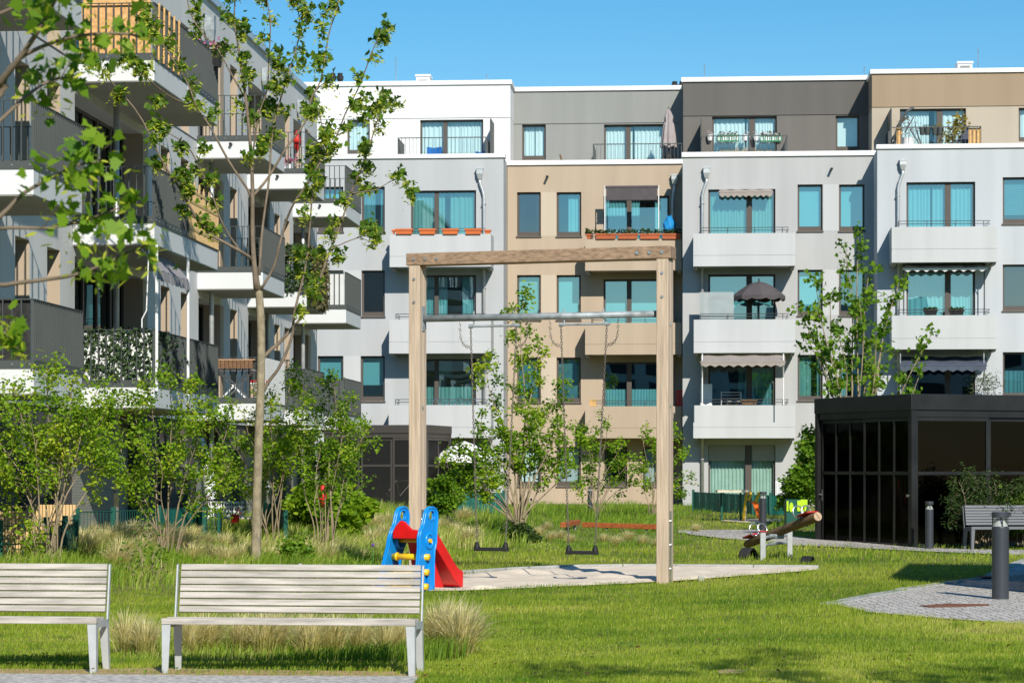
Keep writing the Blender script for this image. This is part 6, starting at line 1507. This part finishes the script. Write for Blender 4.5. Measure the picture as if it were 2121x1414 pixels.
def plant(name, label, cat, base, limbs, seed, leaf, mat, size, per, spread, twig=.006, t0=.4, lmin=.25, lmax=.6, per_m=4, up=.25, bark='bark_shrub', flat=.4, extra=None, group=None, sides=7, sub=.5, crown='crown', tintc=None):
    rr = random.Random(seed); r2 = np.random.default_rng(seed)
    T = thing(name, label, cat, base, group)
    lines, anch = grow(rr, limbs, twig, t0, lmin, lmax, per_m, up, sub)
    bt = NEW() if cat == 'tree' else None; bm = NEW()
    for pts, r0, r1 in limbs:
        n = len(pts); tube(bt if bt is not None and r0 > .07 else bm, pts, [r0+(r1-r0)*(i/(n-1))**.8 for i in range(n)], sides)
    for pts, rad in lines: tube(bm, pts, rad, 4, False)
    if bt is not None: obj('trunk', bt, bark, T, smooth=True)
    obj('limbs' if bt is not None else 'stems', bm, 'bark_twig' if bark == 'bark' else bark, T, smooth=True)
    A = np.array([tuple(a[0]) for a in anch]); wt = np.array([a[1] for a in anch])
    def cloud(n_per, sp, dz=0): 
        rep = r2.poisson(n_per*wt); P_ = np.repeat(A, rep, 0); return P_+r2.normal(size=P_.shape)*sp+[0, 0, dz]
    P_ = cloud(per, spread)
    # clumps differ a little in tone, as twigs of different age do
    cl = vnoise(P_[:, 0], P_[:, 2]*1.3+P_[:, 1], .35, seed)
    leaves(crown, r2, P_, size, leaf, mat, T, flat, .25, np.clip(.47+.16*cl+r2.normal(size=len(P_))*.16, 0, 1))
    if extra:
        emat, eper, esp, esz, eshape, dz = extra; P_ = cloud(eper, esp, dz); leaves('blossom', r2, P_, esz, eshape, emat, T, .15, .3)
    return T
def trace(px, Y0, Y1, seed, n=None, bend=.0):
    rr = random.Random(seed); m = len(px); pts = []
    for i, (x, y) in enumerate(px): t = i/(m-1); pts.append(at(x, y, Y0+(Y1-Y0)*t+rr.uniform(-.08, .08)*(0 < i)))
    return smooth_path(pts, n or m*3)

# slender maple in front of the wing
def maple():
    b = ground_at(530, 1174); Y = b.y; r = lambda px: px/2/F_PX*Y
    L = []
    trunk = [(530, 1180), (531, 1090), (533, 1000), (536, 900), (540, 800), (541, 700), (539, 640), (535, 592)]
    L.append((trace(trunk, Y, Y, 1, 24), r(21), r(15.5)))
    def lim(px, dY, r0, r1=2.0, seed=1): L.append((trace(px, Y, Y+dY, seed), r(r0), r(r1)))
    lim([(536, 600), (526, 545), (505, 525), (470, 505), (427, 479), (400, 440), (372, 390), (339, 339), (288, 238), (231, 170), (204, 132)], -1.2, 9, 2.2, 2)
    lim([(498, 520), (473, 485), (455, 450), (440, 405), (410, 340), (385, 300), (340, 270)], -.8, 5, 2, 3)
    lim([(531, 600), (526, 540), (523, 478), (523, 390), (519, 305), (509, 204), (499, 136), (492, 85), (485, 40), (489, -30)], -.2, 12, 2.4, 4)
    lim([(525, 450), (519, 404), (475, 336), (434, 261), (407, 221), (387, 170), (339, 95), (319, 64), (300, 20)], -.9, 6, 2, 5)
    lim([(407, 224), (353, 200), (305, 163), (258, 125)], -1.3, 3, 1.5, 6)
    lim([(506, 200), (475, 146), (451, 102), (421, 71), (395, 30), (385, -20)], .3, 4, 2, 7)
    lim([(526, 404), (557, 366), (594, 305), (631, 255), (645, 204), (665, 163), (682, 68), (699, 17), (705, -30)], .8, 6, 2, 8)
    lim([(537, 570), (543, 478), (557, 373), (563, 288), (577, 221), (597, 153), (621, 68), (614, 0)], .6, 6, 2, 9)
    lim([(523, 322), (536, 238), (553, 187), (557, 119), (560, 51), (550, -20)], -.6, 4, 2, 10)
    lim([(542, 745), (560, 725), (579, 709), (604, 681), (620, 662), (641, 631), (660, 584), (685, 516), (707, 460), (730, 392), (751, 344), (764, 304), (781, 253), (795, 185)], .7, 9, 2, 11)
    lim([(730, 400), (760, 396), (781, 392), (820, 371), (845, 378)], .9, 3, 1.5, 12)
    lim([(541, 815), (560, 785), (579, 759), (604, 700), (610, 647), (629, 569), (638, 516), (649, 382), (662, 328), (668, 270), (655, 215)], -.5, 8, 2, 13)
    lim([(540, 600), (567, 553), (579, 507), (592, 460), (608, 423), (635, 382), (665, 334), (692, 294), (716, 234), (743, 181), (770, 110), (790, 62)], -.9, 6, 2, 14)
    lim([(700, 280), (735, 260), (765, 235), (798, 205)], -.9, 3, 1.5, 15)
    lim([(685, 516), (720, 500), (750, 490), (780, 483)], .8, 3, 1.3, 16)
    plant('maple_tree', 'slender young maple with yellow green blossom before the balconies', 'tree', b, L, 31, 'maple', 'leaf_maple', .105, 7.5, .055, .006, .36, .16, .44, 4.3, .28, 'bark', .25, ('leaf_blossom', 19.0, .055, .085, 'slim', -.06), sides=10, sub=.4)
maple()
# big maple out of the picture on the left whose boughs hang in
def near_maple():
    Y = 10.3; b = Vector((-3.7, 10.6, 0)); L = []
    tk = smooth_path([b, b+Vector((.05, 0, 1.5)), b+Vector((.12, -.1, 3)), b+Vector((.3, -.2, 4.6)), b+Vector((.5, -.2, 6))], 14); L.append((tk, .13, .05))
    hub = tk[4]
    def lim(px, Y1, r0, seed, start): 
        pts = [start]+[at(x, y, Y+(Y1-Y)*i/len(px)) for i, (x, y) in enumerate(px)]; L.append((smooth_path(pts, len(pts)*3), r0, .004))
    lim([(-60, 240), (0, 170), (34, 129), (68, 81), (98, 34), (120, -10), (150, -60)], 9.9, .022, 1, tk[5])
    lim([(-80, 260), (20, 140), (80, 100), (160, 75), (250, 70), (300, 78)], 10.0, .014, 2, tk[6])
    lim([(-90, 510), (0, 448), (41, 407), (71, 387), (120, 362), (156, 343), (205, 335)], 10.2, .014, 3, tk[4])
    lim([(-90, 620), (0, 592), (85, 580), (136, 573), (176, 563), (217, 546), (272, 519), (305, 508)], 10.1, .013, 4, tk[3])
    lim([(-80, 490), (0, 473), (60, 472), (112, 471), (180, 455), (255, 428)], 10.4, .011, 5, tk[4])
    lim([(-80, 320), (0, 250), (60, 195), (110, 165), (160, 160)], 10.6, .012, 6, tk[5])
    lim([(-80, 60), (20, 20), (90, -10), (150, -20)], 10.2, .012, 8, tk[7])
    lim([(-60, 700), (-10, 692), (12, 690)], 10.2, .008, 9, tk[3])
    rr = random.Random(3); 
    plant('maple_tree', 'near maple boughs with large blurred leaves in the top left corner', 'tree', b, L, 77, 'maple', 'leaf_near', .066, 2.4, .042, .0025, .55, .06, .16, 6, .05, 'bark_twig', .1, ('leaf_blossom', 2.8, .045, .05, 'slim', -.03), sides=8, sub=.25)
near_maple()
# multi-stemmed shrubs: each stem traced from the foot to its top
def shrub(label, base, tops, seed, dY=.9, Y=None, r0=.017, r1=.005, **kw):
    b = ground_at(*base) if Y is None else Vector((at(base[0], 972, Y).x, Y, float(gz(Y, at(base[0], 972, Y).x)))); rr = random.Random(seed); L = []
    y0 = HZ+F_PX*(EYE-b.z)/b.y
    for (x, y) in tops:
        bx = base[0]+rr.uniform(-22, 22)*(y0 > 1120); k = rr.uniform(.25, .4)
        px = [(bx, y0+4), (bx+(x-bx)*.16+rr.uniform(-6, 6), y0+(y-y0)*.28), (bx+(x-bx)*.42+rr.uniform(-10, 10), y0+(y-y0)*.55), (bx+(x-bx)*.75+rr.uniform(-12, 12), y0+(y-y0)*.8), (x, y)]
        L.append((trace(px, b.y, b.y+rr.uniform(-dY, dY), rr.randrange(999), 14), r0*rr.uniform(.7, 1.1), r1))
    args = dict(leaf='oval', mat='leaf_shrub', size=.060, per=26, spread=.072, t0=.36, lmin=.22, lmax=.55, per_m=6.5, up=.12, flat=.4)
    args.update(kw)
    return plant('shrub', label, 'shrub', b, L, seed, **args)
shrub('tall multi stemmed green shrub at the left edge in front of the reed screen', (100, 1200), [(30, 800), (95, 765), (150, 790), (205, 800), (-25, 840), (5, 900), (235, 830), (-30, 930), (60, 860), (170, 860), (130, 900), (205, 900), (15, 960), (225, 940)], 101, .7, Y=35.2, per_m=6.6, t0=.44, size=.056, lmax=.7)
shrub('multi stemmed shrub between the left edge shrub and the maple', (345, 1150), [(310, 800), (345, 770), (400, 795), (430, 850), (280, 860), (250, 930), (475, 870), (370, 870), (480, 950), (320, 930), (420, 930), (270, 990), (455, 985)], 102, .9, per_m=5, t0=.4, lmax=.75)
shrub('dense multi stemmed shrub just left of the maple trunk', (560, 1135), [(505, 850), (560, 830), (600, 800), (470, 900), (620, 880), (450, 940), (540, 920), (590, 930), (490, 960), (640, 830)], 103, .8, Y=47.5, per_m=4.8, t0=.4, lmax=.75)
shrub('tall multi stemmed shrub between the maple trunk and the grey shelter', (672, 1135), [(640, 780), (690, 780), (720, 820), (750, 870), (650, 860), (740, 930), (690, 880), (620, 920), (700, 950), (755, 900), (660, 950)], 104, .8, Y=47, per_m=4.4, t0=.4, lmax=.7)
shrub('large green shrub in the centre behind the left swing', (1075, 1120), [(1085, 610), (1118, 720), (1005, 745), (1165, 790), (990, 880), (1160, 880), (930, 930), (1200, 900), (1090, 860), (950, 990), (1180, 960), (1010, 930), (1130, 930), (1065, 900), (915, 960), (975, 940), (985, 1000), (1040, 900), (1110, 900)], 105, 1.0, Y=57.5, size=.085, per=20, r0=.034, lmin=.28, lmax=.66, per_m=5, t0=.48)
shrub('airy green shrub behind the right swing chains', (1235, 1060), [(1195, 880), (1255, 870), (1225, 900), (1290, 920), (1310, 950), (1180, 960), (1270, 960), (1215, 970), (1330, 990), (1190, 1010), (1250, 1000)], 106, .9, Y=70, size=.085, per=15, lmin=.3, lmax=.7, per_m=4, t0=.45)
shrub('airy green shrub beside the right swing post at the tan house', (1350, 1065), [(1330, 895), (1395, 890), (1412, 930), (1365, 920), (1320, 960), (1435, 995), (1380, 970), (1340, 1000), (1410, 985)], 107, .9, Y=70, size=.085, per=15, lmin=.28, lmax=.6, per_m=3.6, t0=.45)
shrub('dark green shrub pressed between the far fence and the black shelter', (1665, 1075), [(1650, 985), (1680, 970), (1668, 920), (1690, 1000), (1640, 1010), (1660, 1000), (1625, 1030), (1685, 900)], 108, .5, Y=63, size=.10, mat='leaf_green', per_m=9)
shrub('shaded dark shrub in front of the black shelter behind the dark bench', (2040, 1120), [(1985, 995), (2020, 985), (2060, 1000), (2095, 1015), (2130, 1010), (1970, 1030), (2000, 1050), (2050, 1050), (2100, 1055), (2150, 1040), (1980, 1080), (2080, 1080), (2030, 1020)], 109, .25, Y=50.9, size=.08, mat='leaf_dark', leaf='slim', per_m=12, per=16)  # shade on this shrub is put into its leaf colour by the dark leaves
shrub('low fern like green plant at the right edge beside the dark shrub', (2115, 1110), [(2090, 1045), (2110, 1040), (2135, 1040), (2150, 1060), (2085, 1070)], 110, .2, Y=51.1, size=.09, mat='leaf_green', per_m=12)
shrub('young maple with bright green leaves rising behind the black shelter', (1775, 1060), [(1778, 478), (1752, 520), (1800, 560), (1688, 578), (1720, 610), (1655, 640), (1672, 700), (1862, 585), (1840, 630), (1700, 720), (1780, 620), (1765, 700), (1815, 700), (1745, 760), (1930, 690), (1905, 775), (1735, 690), (1820, 780)], 111, 1.3, Y=62, size=.125, leaf='maple', mat='leaf_green', r0=.045, r1=.008, t0=.55, lmin=.2, lmax=.55, per_m=3.0, per=6, spread=.08, up=.2, bark='bark_shrub')
shrub('small leafy seedling shrub in front of the reed screen', (70, 1190), [(60, 1060), (85, 1080), (50, 1100), (75, 1110), (95, 1125), (62, 1085)], 112, .3, Y=35.0, size=.065, per=5, per_m=5, lmin=.1, lmax=.25, t0=.1, r0=.012)
shrub('low sparse shrub between the two front benches', (302, 1205), [(268, 1140), (290, 1110), (318, 1100), (335, 1140), (305, 1090), (345, 1165), (255, 1170)], 113, .4, size=.06, mat='leaf_green', per_m=6, lmin=.08, lmax=.22, t0=.2, r0=.01, per=3)
shrub('small leafy bush behind the top rail of the front bench', (612, 1180), [(600, 1135), (618, 1125), (632, 1140), (608, 1150), (625, 1150)], 114, .3, size=.07, per_m=12, lmin=.06, lmax=.16, t0=.1, r0=.008, mat='leaf_green')
shrub('bright green laurel hedge between the trunk and the grey shelter', (690, 1095), [(600, 1040), (625, 1020), (650, 1010), (675, 1020), (700, 1030), (720, 1020), (750, 1035), (770, 1045), (640, 1050), (690, 1055), (730, 1055), (615, 1060), (660, 1040), (710, 1050)], 115, .8, Y=54, size=.12, per_m=11, lmin=.15, lmax=.35, t0=.15, mat='leaf_shrub', flat=.2)
shrub('low dark bush at the foot of the centre shrub', (1070, 1135), [(1035, 1110), (1060, 1100), (1085, 1105), (1105, 1115), (1050, 1120), (1090, 1120)], 116, .5, Y=54, size=.09, per_m=14, lmin=.1, lmax=.25, t0=.05, mat='leaf_dark', r0=.008)
shrub('straggly green bush right beside the grey shelter wall', (930, 1065), [(905, 1000), (925, 990), (940, 1010), (900, 1030), (950, 1035), (918, 1030)], 117, .6, Y=68, size=.10, per_m=9, lmin=.15, lmax=.35, t0=.1, mat='leaf_green', r0=.012)
# flower heads dotted in the meadow
def alliums():
    for (x, y, Y) in ((1092, 1034, 60), (1100, 1034, 60), (1112, 1038, 60), (1033, 1040, 58), (805, 1130, 38.5), (772, 1128, 40), (44, 1154, 39.5)):
        c = at(x, y, Y); bm = NEW(); bmesh.ops.create_icosphere(bm, subdivisions=2, radius=.028, matrix=Matrix.Translation(c))
        for v in bm.verts: v.co = c+(v.co-c)*(1+.3*math.sin(v.co.x*150)*math.cos(v.co.z*170))
        T = thing('allium', 'purple ball flower on a thin stalk in the meadow', 'flower', (c.x, c.y, float(gz(Y, c.x))), 'purple ball flowers'); obj('flower_head', bm, 'purple', T)
        bm = NEW(); tube(bm, [(c.x, c.y, float(gz(Y, c.x))), c], .004, 4); obj('stalk', bm, 'basket_green', T)
alliums()
# tree behind the viewer on the right: its crown shades the near lawn
def shade_tree():
    b = Vector((5.6, 6.6, 0)); rr = random.Random(9); L = [(smooth_path([b, b+Vector((0, .1, 3)), b+Vector((.1, .1, 6.2)), b+Vector((.1, .2, 9.2))], 12), .13, .03)]
    for k in range(13):
        A = k*2.4; z = 6.2+k*.23; p = b+Vector((.05, .1, z)); l = 2.6-.07*k; L.append((smooth_path([p, p+Vector((math.cos(A)*l*.5, math.sin(A)*l*.5, .45)), p+Vector((math.cos(A)*l, math.sin(A)*l, .8))], 8), .03, .008))
    plant('maple_tree', 'maple standing outside the view whose shade dapples the nearest lawn', 'tree', b, L, 55, 'maple', 'leaf_green', .14, 5, .13, .006, .3, .3, .7, 4, .2, 'bark', .4)
shade_tree()
